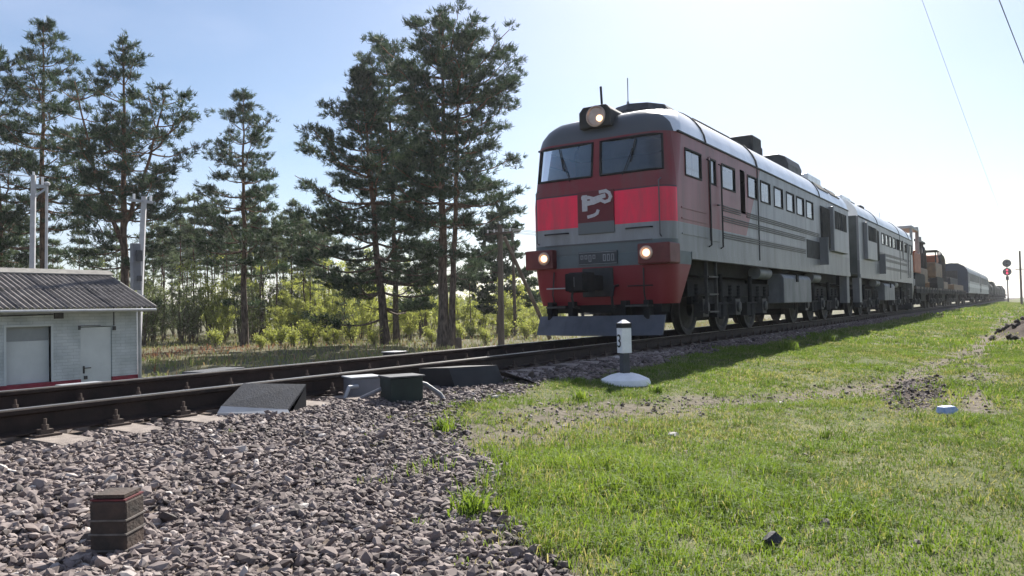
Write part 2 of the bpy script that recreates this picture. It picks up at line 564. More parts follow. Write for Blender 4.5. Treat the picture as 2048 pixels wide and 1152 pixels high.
M['stone'] = tint_mat('ballast_granite', [(.0, (.05, .040, .038)), (.3, (.122, .096, .088)), (.55, (.19, .150, .138)), (.8, (.27, .225, .208)), (1.0, (.46, .42, .39))], rough=.8, spec=.35)
def rand_rot(n, rng, tilt=.45):
    az = rng.uniform(0, 2 * np.pi, n); tx = rng.normal(0, tilt, n); ty = rng.normal(0, tilt, n)
    cz, sz, cx, sx, cy, sy = np.cos(az), np.sin(az), np.cos(tx), np.sin(tx), np.cos(ty), np.sin(ty)
    R = np.zeros((n, 3, 3))
    Rz = np.zeros((n, 3, 3)); Rz[:, 0, 0] = cz; Rz[:, 0, 1] = -sz; Rz[:, 1, 0] = sz; Rz[:, 1, 1] = cz; Rz[:, 2, 2] = 1
    Rx = np.zeros((n, 3, 3)); Rx[:, 0, 0] = 1; Rx[:, 1, 1] = cx; Rx[:, 1, 2] = -sx; Rx[:, 2, 1] = sx; Rx[:, 2, 2] = cx
    Ry = np.zeros((n, 3, 3)); Ry[:, 1, 1] = 1; Ry[:, 0, 0] = cy; Ry[:, 0, 2] = sy; Ry[:, 2, 0] = -sy; Ry[:, 2, 2] = cy
    return Rz @ Rx @ Ry

def scatter(x0, x1, y0, y1, dens):
    n = int((x1 - x0) * (y1 - y0) * dens)
    return RNG.uniform(x0, x1, n), RNG.uniform(y0, y1, n)

def all_stones():
    X, Y, S = [], [], []
    def put(x, y, r0, r1): X.append(x); Y.append(y); S.append((r0 + (r1 - r0) * RNG.random(len(x)) ** 1.6) * np.where(RNG.random(len(x)) < .08, 1.5, 1))
    def on_sleeper(x, y): return (np.abs(((x - SX0 + PITCH / 2) % PITCH) - PITCH / 2) < .155) & (np.abs(y) < 1.38)
    def off_rail(y): return (np.abs(np.abs(y) - .797) > .11)
    # shoulder on the near side, out to the ragged edge of the turf
    x, y = scatter(-13.2, -5, -7.2, -1.0, 2150)
    g = grass_cover(x, y)
    k = (RNG.random(len(x)) > g * 1.5) & in_view(np.stack([x, y, x * 0 - .4], -1), 250, 160) & ~on_sleeper(x, y)
    k &= y > np.interp(x, EBX, EBY) - .25 + (fbm(x, y, .6, 11) - .5) * .7
    far = np.hypot(x - CAM.x, y - CAM.y)
    k &= RNG.random(len(x)) < np.clip(5.2 / far, .4, 1)
    put(x[k], y[k], .010, .031)
    x, y = scatter(-5, 26, -3.2, -.95, 330)
    k = (RNG.random(len(x)) > grass_cover(x, y) * 1.6) & ~on_sleeper(x, y)
    put(x[k], y[k], .024, .046)
    # between and beyond the rails
    x, y = scatter(-11, 14, -.95, 2.9, 230)
    k = ~on_sleeper(x, y) & off_rail(y)
    put(x[k], y[k], .026, .046)
    # loose stones in the worn verge
    x, y = scatter(-9.5, 6, -7, -2.2, 110)
    k = RNG.random(len(x)) < (1 - grass_cover(x, y)) * 1.3 + .03
    put(x[k], y[k], .007, .024)
    x, y = scatter(-4.6, -.4, -6.0, -4.9, 420)
    k = np.exp(-(((x + 2.4) / 2.0) ** 2 + ((y + 5.40 - .05 * x) / .33) ** 2) ** 2) > .4
    put(x[k], y[k], .006, .022)
    return np.concatenate(X), np.concatenate(Y), np.concatenate(S)

sx_, sy_, ss_ = all_stones()
sz_ = ground_z(sx_, sy_) + ss_ * RNG.uniform(-.1, .55, len(sx_))
tint_ = np.clip(RNG.normal(.42, .22, len(sx_)) + (fbm(sx_, sy_, 1.1, 31) - .5) * .4, 0, 1)
rot_ = rand_rot(len(sx_), RNG)
var_ = RNG.integers(0, len(STONES), len(sx_))
px_, py_, pz_ = project(np.stack([sx_, sy_, sz_], -1))
inframe = (px_ > 10) & (px_ < 2038) & (py_ > 10) & (py_ < 1142) & (pz_ > .3)
score = np.where(inframe, ss_ / np.maximum(pz_, .3), 0)
big = np.argsort(-score)[:300]
isbig = np.zeros(len(sx_), bool); isbig[big] = True
Vs, Fs, Ts, off = [], [], [], 0
for k, (P, f) in enumerate(STONES):
    sel = np.where((var_ == k) & ~isbig)[0]
    W = np.einsum('nij,vj->nvi', rot_[sel], P) * ss_[sel][:, None, None] + np.stack([sx_[sel], sy_[sel], sz_[sel]], -1)[:, None, :]
    Vs.append(W.reshape(-1, 3)); Ts.append(np.repeat(tint_[sel], 12))
    Fs.append((f[None] + (np.arange(len(sel)) * 12)[:, None, None] + off).reshape(-1, 3))
    off += len(sel) * 12
ballast = link_mesh('ballast', mesh_np('ballast', np.concatenate(Vs), np.concatenate(Fs), M['stone'], np.concatenate(Ts)))
tag(ballast, 'crushed pinkish grey granite ballast heaped along the near side of the track', 'gravel', kind='stuff')
stone_me = {}
for i in big:
    key = (int(var_[i]), int(tint_[i] * 7.99))
    if key not in stone_me:
        P, f = STONES[key[0]]
        stone_me[key] = mesh_np('stone', P, f, M['stone'], np.full(12, (key[1] + .5) / 8))
    o = link_mesh('stone', stone_me[key], ballast)
    R3 = Matrix(rot_[i].tolist())
    o.matrix_local = Matrix.Translation((sx_[i], sy_[i], sz_[i])) @ (R3 * float(ss_[i])).to_4x4()

# ------------------------------------------------------------------ grass
def blades(x, y, h, w, lean, tint, name, mat, parent=None, tall=False):
    n = len(x)
    z = ground_z(x, y) - .008
    az = RNG.uniform(0, 2 * np.pi, n)
    la = RNG.uniform(0, 2 * np.pi, n)
    u = np.stack([np.cos(az), np.sin(az), np.zeros(n)], -1) * (w / 2)[:, None]
    d = np.stack([np.cos(la), np.sin(la), np.zeros(n)], -1)
    base = np.stack([x, y, z], -1)
    mid = base + d * (lean * h * .3)[:, None]; mid[:, 2] += h * .6
    tip = base + d * (lean * h)[:, None]; tip[:, 2] += h * np.clip(1.05 - lean * .45, .2, 1)
    V = np.stack([base - u, base + u, mid - u * .8, mid + u * .8, tip], 1).reshape(-1, 3)
    f = np.array([(0, 1, 3), (0, 3, 2), (2, 3, 4)])
    F = (f[None] + (np.arange(n) * 5)[:, None, None]).reshape(-1, 3)
    o = link_mesh(name, mesh_np(name, V, F, mat, np.repeat(tint, 5)), parent)
    return o
M['grass'] = tint_mat('spring_grass', [(0, (.34, .32, .22)), (.12, (.21, .22, .11)), (.3, (.070, .118, .032)), (.65, (.112, .185, .038)), (1, (.18, .262, .052))], rough=.65, trans=.5, spec=.22, transcol=(1.35, 1.25, .6))
def clumped(x0, x1, y0, y1, dens, per, spread, coverfn):
    n = int((x1 - x0) * (y1 - y0) * dens / per)
    cx, cy = RNG.uniform(x0, x1, n), RNG.uniform(y0, y1, n)
    c = coverfn(cx, cy)
    lush = fbm(cx, cy, .9, 41)
    stray = .16 * np.exp(-np.clip(cy - np.interp(cx, EBX, EBY), 0, 9) / .4) * (vnoise(cx, cy, .3, 43) > .5)
    k = RNG.random(n) < np.maximum(c * np.clip(.45 + 1.4 * (lush - .22), .4, 1), stray)
    k &= in_view(np.stack([cx, cy, cx * 0 - .4], -1), 300, 150)
    cx, cy, lush = cx[k], cy[k], lush[k]
    x = np.repeat(cx, per) + RNG.normal(0, spread, len(cx) * per)
    y = np.repeat(cy, per) + RNG.normal(0, spread, len(cx) * per)
    return x, y, np.repeat(lush, per)
parts = []
def mk(x, y, lush, h0, h1, w0, w1):
    n = len(x)
    hn = vnoise(x, y, .45, 51)
    edge = np.exp(-((x + 9.2) / 1.2) ** 2 - ((y + 4.3) / .9) ** 2) + .8 * np.exp(-((x + 8.6) / .8) ** 2 - ((y + 5.5) / .6) ** 2)
    h = RNG.uniform(h0, h1, n) * (.45 + .9 * lush) * (.6 + .9 * hn ** 2) * (1 + 1.5 * edge)
    w = RNG.uniform(w0, w1, n)
    t = np.clip(.30 + .55 * lush + RNG.normal(0, .14, n) + .2 * edge - .18 * (vnoise(x, y, 1.6, 61) > .62), .13, 1)
    dry = RNG.random(n) < .07 + .3 * (vnoise(x, y, .8, 63) > .66)
    t = np.where(dry, RNG.uniform(0, .14, n), t)
    parts.append((x, y, h, w, RNG.uniform(.15, 1.25, n), t))
x, y, l = clumped(-11, -3.5, -8.2, -1.6, 5200, 9, .026, grass_cover); mk(x, y, l, .028, .08, .0035, .007)
x, y, l = clumped(-3.5, 6, -9.5, -1.6, 1900, 8, .035, grass_cover); mk(x, y, l, .03, .09, .007, .013)
x, y, l = clumped(6, 30, -12, -1.6, 380, 8, .06, grass_cover); mk(x, y, l, .05, .11, .014, .026)
x, y, l = clumped(30, 160, -24, -2.0, 34, 7, .13, grass_cover); mk(x, y, l, .10, .2, .04, .08)
# coarser tufts standing above the turf, and flattened dry straw between
x, y, l = clumped(-10.6, 8, -9, -1.9, 110, 16, .035, lambda a, b_: grass_cover(a, b_) * (fbm(a, b_, .7, 45) > .5)); n = len(x)
parts.append((x, y, RNG.uniform(.06, .15, n), RNG.uniform(.005, .010, n), RNG.uniform(.3, 1.3, n), np.clip(RNG.normal(.42, .15, n), .2, .9)))
x, y, l = clumped(-10.6, 4, -8.5, -2.0, 520, 5, .05, lambda a, b_: np.clip(grass_cover(a, b_) * 1.2, 0, 1) * (.25 + .75 * (vnoise(a, b_, .55, 47) > .5))); n = len(x)
parts.append((x, y, RNG.uniform(.025, .07, n), RNG.uniform(.003, .007, n), RNG.uniform(1.2, 2.2, n), RNG.uniform(0, .16, n)))
A = [np.concatenate([p[i] for p in parts]) for i in range(6)]
grass = blades(*A, 'grass', M['grass'])
tag(grass, 'short bright spring grass covering the trackside verge', 'grass', kind='stuff')

# rough meadow beyond the far embankment, with a reddish patch of dead stalks
def far_cover(x, y): return np.clip((y - 6.5) / 3, 0, 1) * np.clip(.35 + 1.2 * (fbm(x, y, 4, 71) - .3), .1, 1)
n = 70000
x = RNG.uniform(-6, 75, n); y = RNG.uniform(9, 62, n)
k = (RNG.random(n) < far_cover(x, y)) & in_view(np.stack([x, y, x * 0 - 1.4], -1), 250, 100)
x, y = x[k], y[k]
red = np.exp(-(((x - 12.5) / 6.5) ** 2 + ((y - 32) / 4.0) ** 2) ** 2)
n = len(x)
t = np.clip(RNG.normal(.42, .16, n) - .5 * red, .0, 1)
M['meadow'] = tint_mat('rough_meadow', [(0, (.26, .12, .07)), (.18, (.30, .21, .12)), (.38, (.25, .24, .10)), (.65, (.19, .24, .07)), (1, (.30, .34, .09))], rough=.7, trans=.35, spec=.2)
meadow = blades(x, y, RNG.uniform(.1, .38, n) * (.6 + .7 * vnoise(x, y, 3, 73)), RNG.uniform(.03, .07, n), RNG.uniform(.1, 1.0, n), t, 'meadow_grass', M['meadow'])
tag(meadow, 'rough dry meadow grass with reddish dead stalks in front of the wood', 'grass', kind='stuff')

# single weed clumps one can pick out
for x, y, n, h, lab in ((-6.0, -2.85, 90, .16, 'bright weed clump in the bare strip left of the marker post'), (-8.1, -2.75, 80, .17, 'weed clump at the ragged edge of the gravel below the green box'),
                        (-4.75, -3.15, 110, .17, 'grass tuft growing right in front of the marker base'), (2.6, -2.75, 120, .3, 'dark leafy weed at the edge of the train shadow'),
                        (6.2, -2.75, 110, .28, 'pale flowering weed on the shadow edge farther down'), (-9.75, -4.25, 110, .19, 'tall grass tuft at the gravel corner in the foreground')):
    a = RNG.uniform(0, 2 * np.pi, n); r = np.abs(RNG.normal(0, .055 * h / .16, n))
    wd = blades(x + r * np.cos(a), y + r * np.sin(a), RNG.uniform(.4, 1.0, n) * h, RNG.uniform(.006, .014, n) * (h / .17), RNG.uniform(.2, 1.1, n), np.clip(RNG.normal(.75, .2, n), .3, 1), 'weed_clump', M['grass'])
    tag(wd, lab, 'weed')

# ------------------------------------------------------------------ locomotive
def livery(name, red_cab):
    m, nt, out = new_mat(name)
    N, L = nt.nodes, nt.links
    tc = N.new('ShaderNodeTexCoord')
    sp = N.new('ShaderNodeSeparateXYZ')
    L.new(tc.outputs['Object'], sp.inputs['Vector'])
    X, Z = sp.outputs['X'], sp.outputs['Z']
    def op(o, a, b_):
        n = N.new('ShaderNodeMath'); n.operation = o
        for i, v in enumerate((a, b_)):
            if isinstance(v, (int, float)): n.inputs[i].default_value = v
            else: L.new(v, n.inputs[i])
        return n.outputs[0]
    def lt(a, b_): return op('LESS_THAN', a, b_)
    def gt(a, b_): return op('GREATER_THAN', a, b_)
    def mul(a, b_): return op('MULTIPLY', a, b_)
    def mix(fac, a, b_):
        n = N.new('ShaderNodeMix'); n.data_type = 'RGBA'
        L.new(fac, n.inputs['Factor'])
        for k, v in (('A', a), ('B', b_)):
            if isinstance(v, tuple): n.inputs[k].default_value = (*v, 1)
            else: L.new(v, n.inputs[k])
        return n.outputs['Result']
    c = mix(lt(Z, 2.12), (.245, .25, .28), (.165, .175, .195))
    if red_cab:
        front = lt(X, .315)
        xb = op('ADD', 4.4, mul(op('SUBTRACT', Z, 2.12), .75))
        redz = mul(lt(X, xb), gt(Z, 2.125))
        c = mix(redz, c, (.235, .055, .064))
        c = mix(mul(front, gt(Z, 2.125)), c, (.20, .013, .022))
        c = mix(mul(front, mul(gt(Z, 2.125), lt(Z, 2.745))), c, (.95, .01, .075))
        c = mix(mul(front, mul(gt(Z, 2.745), lt(Z, 2.775))), c, (.05, .006, .012))
        c = mix(mul(front, lt(Z, 2.125)), c, (.27, .28, .30))
        c = mix(mul(front, lt(Z, 1.81)), c, (.10, .13, .145))
    nz = N.new('ShaderNodeTexNoise'); nz.inputs['Scale'].default_value = 1.3; nz.inputs['Detail'].default_value = 8; nz.inputs['Roughness'].default_value = .68
    mp = N.new('ShaderNodeMapping'); mp.inputs['Scale'].default_value = (2.6, 1.4, .35)
    L.new(tc.outputs['Object'], mp.inputs['Vector']); L.new(mp.outputs['Vector'], nz.inputs['Vector'])
    dirt = N.new('ShaderNodeMapRange')
    dirt.inputs['From Min'].default_value = .42; dirt.inputs['From Max'].default_value = .75
    dirt.inputs['To Min'].default_value = 0; dirt.inputs['To Max'].default_value = .6
    L.new(nz.outputs['Fac'], dirt.inputs['Value'])
    c = mix(dirt.outputs['Result'], c, (.10, .09, .085))
    bs = N.new('ShaderNodeBsdfPrincipled')
    L.new(c, bs.inputs['Base Color'])
    rr = N.new('ShaderNodeMapRange'); rr.inputs['To Min'].default_value = .28; rr.inputs['To Max'].default_value = .6
    L.new(nz.outputs['Fac'], rr.inputs['Value']); L.new(rr.outputs['Result'], bs.inputs['Roughness'])
    bp = N.new('ShaderNodeBump'); bp.inputs['Strength'].default_value = .12; bp.inputs['Distance'].default_value = .02
    L.new(nz.outputs['Fac'], bp.inputs['Height']); L.new(bp.outputs['Normal'], bs.inputs['Normal'])
    L.new(bs.outputs['BSDF'], out.inputs['Surface'])
    return m
M['livery_a'] = livery('red_and_grey_livery', True)
M['livery_b'] = livery('plain_grey_livery', False)
M['roof'] = paint('silver_roof', (.78, .79, .81), (.6, .605, .62), .3, scale=1.6, streak=.5, metal=.15, spec=.8)
def two_tone(name, zs, low, high):
    m = paint(name, high, tuple(c * .7 for c in high), .5, scale=2)
    nt = m.node_tree; N, L = nt.nodes, nt.links
    bs = next(n for n in N if n.type == 'BSDF_PRINCIPLED')
    old = bs.inputs['Base Color'].links[0].from_socket
    tc = N.new('ShaderNodeTexCoord'); sp = N.new('ShaderNodeSeparateXYZ'); L.new(tc.outputs['Object'], sp.inputs['Vector'])
    g = N.new('ShaderNodeMath'); g.operation = 'LESS_THAN'; g.inputs[1].default_value = zs; L.new(sp.outputs['Z'], g.inputs[0])
    mx = N.new('ShaderNodeMix'); mx.data_type = 'RGBA'; L.new(g.outputs[0], mx.inputs['Factor']); L.new(old, mx.inputs['A']); mx.inputs['B'].default_value = (*low, 1)
    L.new(mx.outputs['Result'], bs.inputs['Base Color'])
    return m
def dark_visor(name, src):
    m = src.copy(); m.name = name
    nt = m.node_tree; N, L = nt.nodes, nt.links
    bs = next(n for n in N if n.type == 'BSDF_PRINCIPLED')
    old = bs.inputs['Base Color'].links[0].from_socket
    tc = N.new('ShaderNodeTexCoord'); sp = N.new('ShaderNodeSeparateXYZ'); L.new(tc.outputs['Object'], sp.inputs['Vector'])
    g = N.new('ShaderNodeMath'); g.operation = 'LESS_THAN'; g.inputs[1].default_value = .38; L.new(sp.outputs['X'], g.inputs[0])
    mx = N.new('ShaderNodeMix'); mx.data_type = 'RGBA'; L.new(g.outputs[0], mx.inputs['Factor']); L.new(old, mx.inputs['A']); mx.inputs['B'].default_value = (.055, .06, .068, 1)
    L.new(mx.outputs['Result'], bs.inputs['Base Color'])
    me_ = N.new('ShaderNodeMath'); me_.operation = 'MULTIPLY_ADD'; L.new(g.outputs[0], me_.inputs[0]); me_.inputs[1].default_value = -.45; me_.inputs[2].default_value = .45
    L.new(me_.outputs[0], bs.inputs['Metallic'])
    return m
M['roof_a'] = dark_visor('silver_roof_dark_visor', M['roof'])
M['apron'] = two_tone('apron_red', 1.36, (.20, .014, .022), (.12, .15, .165))
M['panel'] = two_tone('front_panel', 2.2, (.12, .135, .145), (.14, .016, .024))
M['lampbox'] = paint('lamp_box', (.17, .035, .032), (.09, .02, .02), .5)
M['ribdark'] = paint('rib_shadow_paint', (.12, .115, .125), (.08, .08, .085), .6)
M['endwall'] = paint('end_wall_green_grey', (.075, .09, .092), (.04, .048, .05), .6, scale=1.5)
M['grille'] = paint('louvre_dark', (.03, .03, .032), (.015, .015, .016), .7)
M['pale'] = paint('pale_lettering', (.55, .54, .57), (.42, .41, .44), .6, scale=20)
M['platechar'] = paint('plate_lettering', (.26, .27, .29), None, .6)
M['plate'] = paint('plate_dark', (.05, .055, .065), None, .5)

HW, XR, CR = 1.475, 16.40, .30
BODY_Z = [1.60, 1.82, 2.12, 2.60, 2.75, 3.02, 3.07, 3.52, 3.57, 3.72, 3.78]
ROOF = [(3.78, 1.475, .10), (3.95, 1.44, .12), (4.10, 1.37, .19), (4.22, 1.285, .33), (4.33, 1.18, .66), (4.43, 1.04, 1.15), (4.53, .82, 1.75), (4.60, .55, 2.25), (4.64, .25, 2.7), (4.65, .03, 3.1)]
WINS = [(.75, 1.6), (2.12, 2.43), (2.82, 3.68), (4.60, 5.30), (5.62, 6.43), (6.80, 7.60), (7.98, 8.77), (9.06, 9.86), (10.18, 11.0)]
SLOT = (4.05, 4.40)
def xfront(z): return float(np.interp(z, [1.0, 2.75, 3.78], [0.0, 0.0, .10]))

def crad(z): return float(np.interp(z, [2.6, 3.1, 3.78, 4.1], [.30, .41, .50, .58]))
def outline(w, xf, side_x, front_f, cr=CR):
    """plan outline from rear near corner forward round the nose to rear far corner"""
    r = min(cr, .75 * w)
    pts = [(max(x, xf + r), -w) for x in side_x]
    for k in range(0, 6):
        a = math.pi / 2 * k / 5
        pts.append((xf + r - r * math.sin(a), -w + r - r * math.cos(a)))
    for f in front_f[1:-1]:
        pts.append((xf, f * (w - r) / (HW - CR)))
    for k in range(5, -1, -1):
        a = math.pi / 2 * k / 5
        pts.append((xf + r - r * math.sin(a), w - r + r * math.cos(a)))
    pts += [(max(x, xf + r), w) for x in reversed(side_x)]
    return pts

def loft(levels, skip=lambda i, j: False):
    mb = MB()
    n = len(levels[0][1])
    for z, pts in levels:
        mb.v += [(x, y, z) for x, y in pts]
    for j in range(len(levels) - 1):
        for i in range(n - 1):
            if not skip(i, j):
                mb.f.append((j * n + i, (j + 1) * n + i, (j + 1) * n + i + 1, j * n + i + 1))
    return mb, n

WHEEL = MB().lathe([(.14, -.09), (.15, .09), (.25, .07), (.40, .03), (.45, .065), (.525, .065), (.525, -.05), (.555, -.06), (.555, -.085), (.45, -.085), (.40, -.02), (.22, -.04)], 28, Matrix.Rotation(math.pi / 2, 4, 'X')).mesh('wheel', M['wheel'], True)
RIM = MB().lathe([(.43, .066), (.505, .070), (.515, .069), (.43, .064)], 28, Matrix.Rotation(math.pi / 2, 4, 'X')).mesh('tyre', M['soot'], True)
SPRING = MB().lathe([(r, .04 * i - .2) for i in range(11) for r in ((.075,) if i % 2 else (.095,))], 12).mesh('spring', M['black'], True)
AXB = MB().b(-.17, .17, -.09, .09, -.18, .18).lathe([(.12, 0), (.12, .05), (.07, .065), (.0, .065)], 14, Matrix.Translation((0, -.09, 0)) @ Matrix.Rotation(math.pi / 2, 4, 'X')).mesh('axle_box', M['oily'])

def bogie(root, xc, axles=(-2.1, 0, 2.1), wz=.525, hz=.92):
    L0 = axles[-1] + .75
    fr = MB()
    for s in (-1, 1):
        fr.b(xc - L0, xc + L0, s * 1.06 - .09, s * 1.06 + .09, hz - .14, hz + .16)
        fr.b(xc - L0 + .3, xc + L0 - .3, s * 1.06 - .05, s * 1.06 + .05, hz - .3, hz - .15)
        for a in axles[:-1]:
            m = xc + a + (axles[1] - axles[0]) / 2
            fr.b(m - .32, m + .32, s * 1.12 - .1, s * 1.12 + .1, .34, .62)            # brake gear
            fr.tube([(m, s * 1.2, .3), (m, s * 1.2, 1.25)], .05, 8)
            fr.tube([(m - .4, s * 1.22, .62), (m + .4, s * 1.22, .62)], .03, 6)
    for a in axles: fr.tube([(xc + a, -.75, wz), (xc + a, .75, wz)], .09, 10)
    fr.b(xc - L0, xc - L0 + .2, -1.1, 1.1, hz - .15, hz + .12)
    fr.b(xc + L0 - .2, xc + L0, -1.1, 1.1, hz - .15, hz + .12)
    fr.b(xc - L0 + .25, xc + L0 - .25, -.62, .62, .26, 1.2)
    b0 = fr.build('bogie', M['black'], root)
    for a in axles:
        for s in (-1, 1):
            w = link_mesh('wheel', WHEEL, b0, (xc + a, s * .80, wz), (0, 0, 0 if s < 0 else math.pi))
            link_mesh('axle_box', AXB, b0, (xc + a, s * 1.15, wz + .02), (0, 0, 0 if s < 0 else math.pi))
            for d in (-.3, .3): link_mesh('spring', SPRING, b0, (xc + a + d, s * 1.12, .82))
    return b0

def ring(mb, axis, at, a0, a1, z0, z1, w, t):
    """rectangular frame lying on a side (axis 'y', at y) or a front (axis 'x', at x)"""
    for (p0, p1, q0, q1) in ((a0 - w, a1 + w, z0 - w, z0), (a0 - w, a1 + w, z1, z1 + w), (a0 - w, a0, z0, z1), (a1, a1 + w, z0, z1)):
        if axis == 'y': mb.b(p0, p1, min(at, at + t), max(at, at + t), q0, q1)
        else: mb.b(min(at, at + t), max(at, at + t), p0, p1, q0, q1)
    return mb

def strokes(mb, lines, x0, x1, px0=1193, pz0=407, z0=2.63, k=101.0):
    kk = 0
    for pts, w in lines:
        P = [Vector((-(a - px0) / k, z0 + (pz0 - (b_ + .075 * (a - px0))) / k)) for a, b_ in pts]
        for a, b_ in zip(P[:-1], P[1:]):
            d = (b_ - a).normalized(); n = Vector((-d.y, d.x)) * (w / k / 2)
            a2, b2 = a - d * w / k * .3, b_ + d * w / k * .3
            kk += 1
            mb.prism([tuple(a2 - n), tuple(b2 - n), tuple(b2 + n), tuple(a2 + n)], x0 - .0007 * kk, x1, lambda p, q, dd: (dd, p, q))

def locomotive(x, rz, red, label):
    root = empty('diesel_locomotive', (x, 0, 0), rz, label, 'locomotive', 'two coupled locomotive sections')
    LV = M['livery_a'] if red else M['livery_b']
    side_x = sorted({XR, 13.0, .42, *[v for w in WINS for v in w], *SLOT}, reverse=True)
    ff = [-1.175, -.38, -.10, .10, .38, 1.175]
    ns = len(side_x)
    lv = [(z, outline(HW, xfront(z), side_x, ff, crad(z))) for z in BODY_Z]
    npt = len(lv[0][1])
    def skip(i, j):
        z0, z1 = BODY_Z[j], BODY_Z[j + 1]
        ii = i if i < ns - 1 else (npt - 2 - i)
        if ii < ns - 1:
            a, b_ = side_x[ii + 1], side_x[ii]
            for w0, w1 in WINS:
                if a >= w0 - .001 and b_ <= w1 + .001 and z0 >= 3.01 and z1 <= 3.53: return True
            if a >= SLOT[0] - .001 and b_ <= SLOT[1] + .001 and z0 >= 2.59 and z1 <= 3.58: return True
            return False
        p0, p1 = lv[0][1][i], lv[0][1][i + 1]
        ym = (p0[1] + p1[1]) / 2
        if .10 < abs(ym) < 1.36 and z0 >= 3.06 and z1 <= 3.73: return True
        return False
    mb, n = loft(lv, skip)
    mb.f.append(tuple(range(n - 1, -1, -1)))                        # floor
    jt = (len(lv) - 1) * n
    mb.f.append((0, n - 1, jt + n - 1, jt))                         # rear end wall
    body = mb.build('body', LV, root, smooth=True)
    rl = [(z, outline(w, xf, side_x, ff, crad(z))) for z, w, xf in ROOF]
    mb, n = loft(rl)
    mb.f.append(tuple(k * n for k in range(len(rl))) + tuple(k * n + n - 1 for k in range(len(rl) - 1, -1, -1)))
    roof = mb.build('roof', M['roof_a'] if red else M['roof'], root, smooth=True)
    g = MB()                                                        # gutter along the eaves
    for s in (-1, 1): g.b(.42, XR, s * 1.475 - .02, s * 1.475 + .02, 3.765, 3.80)
    g.build('gutter', M['soot'], roof)
    for xs_, w in ((1.9, .05), (5.38, .10), (11.95, .05)):          # roof section joints
        sm = MB()
        prof = [(-w2, z) for z, w2, _ in ROOF] + [(w2, z) for z, w2, _ in reversed(ROOF)]
        for a, b_ in zip(prof[:-1], prof[1:]):
            a, b_ = Vector((xs_, a[0], a[1] + .012)), Vector((xs_, b_[0], b_[1] + .012))
            if (b_ - a).length > .02: sm.bar(a, b_, w, .03)
        sm.build('roof_joint', M['soot'], roof)
    sk = MB()
    for s in (-1, 1): sk.b(.95, XR, s * 1.44 - .05, s * 1.44 + .05, 1.47, 1.605)
    sk.build('frame_sill', M['livery_b'], root)
    # --- windows
    for s in (-1, 1):
        for w0, w1 in WINS:
            pn = MB().add([(w0, s * 1.462, 3.02), (w1, s * 1.462, 3.02), (w1, s * 1.462, 3.52), (w0, s * 1.462, 3.52)], [(0, 1, 2, 3)] if s < 0 else [(3, 2, 1, 0)]).build('window', M['glass2'], root)
            fm = ring(MB(), 'y', s * 1.455, w0 + .02, w1 - .02, 3.04, 3.50, .032, s * .035)
            if s < 0 and abs(w0 - .75) < .01 or abs(w0 - 5.62) < .01: fm.b((w0 + w1) / 2 - .018, (w0 + w1) / 2 + .018, s * 1.45 - .01, s * 1.45 + .03 * s if s > 0 else s * 1.45 + .01, 3.02, 3.52)
            fm.build('window_frame', M['rubber'], pn)
        MB().b(SLOT[0], SLOT[1], s * 1.32 - .01, s * 1.32 + .01, 2.60, 3.57).build('recessed_panel', M['grille'], root)
    for s in (-1, 1):
        vs, fs = [], []
        cols = range(5)
        for c_ in cols:
            for z in (3.07, 3.72):
                r = crad(z); xf = xfront(z)
                if c_ < 2: px_w, py_w = xf, (.10, .38)[c_] * (HW - r) / (HW - CR)
                else:
                    a = math.pi / 2 * (c_ - 2) / 5
                    px_w, py_w = xf + r - r * math.cos(a), HW - r + r * math.sin(a)
                vs.append((px_w + .012, s * py_w, z))
        for k in range(len(cols) - 1):
            q = (2 * k, 2 * k + 2, 2 * k + 3, 2 * k + 1)
            fs.append(q if s > 0 else q[::-1])
        pn = MB().add(vs, fs).build('windscreen', M['glass'], root)
        fm = MB()
        loop = [vs[2 * k] for k in range(len(cols))] + [vs[2 * k + 1] for k in range(len(cols) - 1, -1, -1)]
        fm.tube([(p[0] - .014, p[1], p[2]) for p in loop + loop[:1]], .024, 6, False)
        fm.build('windscreen_frame', M['rubber'], pn)
        wp = MB().tube([(xfront(3.1) - .03, s * .55, 3.02), (xfront(3.5) - .03, s * .75, 3.5)], .009, 5)
        wp.tube([(xfront(3.3) - .02, s * .70, 3.25), (xfront(3.65) - .02, s * .80, 3.68)], .011, 5)
        wp.build('wiper', M['rubber'], root)
    # --- cab inside
    MB().b(1.84, 1.9, -1.42, 1.42, 1.7, 3.74).build('cab_bulkhead', M['seat'], root)
    MB().b(.12, .62, -1.2, 1.2, 2.2, 2.98).build('control_desk', M['dark'], root, bevel=.03)
    # --- nose
    ap = []
    for z, xr2, w, xf in ((.65, .50, 1.40, .10), (.9, .62, 1.44, .04), (1.36, .92, HW, .0), (1.598, 1.0, HW, .0)):
        ap.append((z, outline(w, xf, [xr2, .42], ff)))
    mb, n = loft(ap)
    mb.f.append(tuple(range(n - 1, -1, -1)))
    jt = (len(ap) - 1) * n
    mb.f.append(tuple(k * n + n - 1 for k in range(len(ap))) + tuple(k * n for k in range(len(ap) - 1, -1, -1)))
    apron = mb.build('apron', M['apron'] if red else M['livery_b'], root, smooth=True)
    MB().b(-.03, .02, -.32, .32, .80, 1.34).build('coupler_recess', M['soot'], apron, bevel=.02)
    for s in (-1, 1):
        MB().tube([(-.02, s * .62, .98), (-.06, s * .64, .98), (-.06, s * 1.08, .98), (-.02, s * 1.1, .98)], .014, 6).build('grab_rail', M['black'] if s < 0 else M['galv'], apron)
        MB().tube([(.0, s * .6, 2.03), (-.06, s * .62, 2.03), (-.06, s * 1.1, 2.03), (.0, s * 1.12, 2.03)], .014, 6).build('grab_rail', M['blackpaint'], root)
        lb = MB()
        y0, y1 = sorted((s * .88, s * 1.50))
        lb.b(-.16, .34, y0, y1, 1.36, 1.73)
        box = lb.build('buffer_lamp', M['lampbox'] if red else M['tank'], root, bevel=.025)
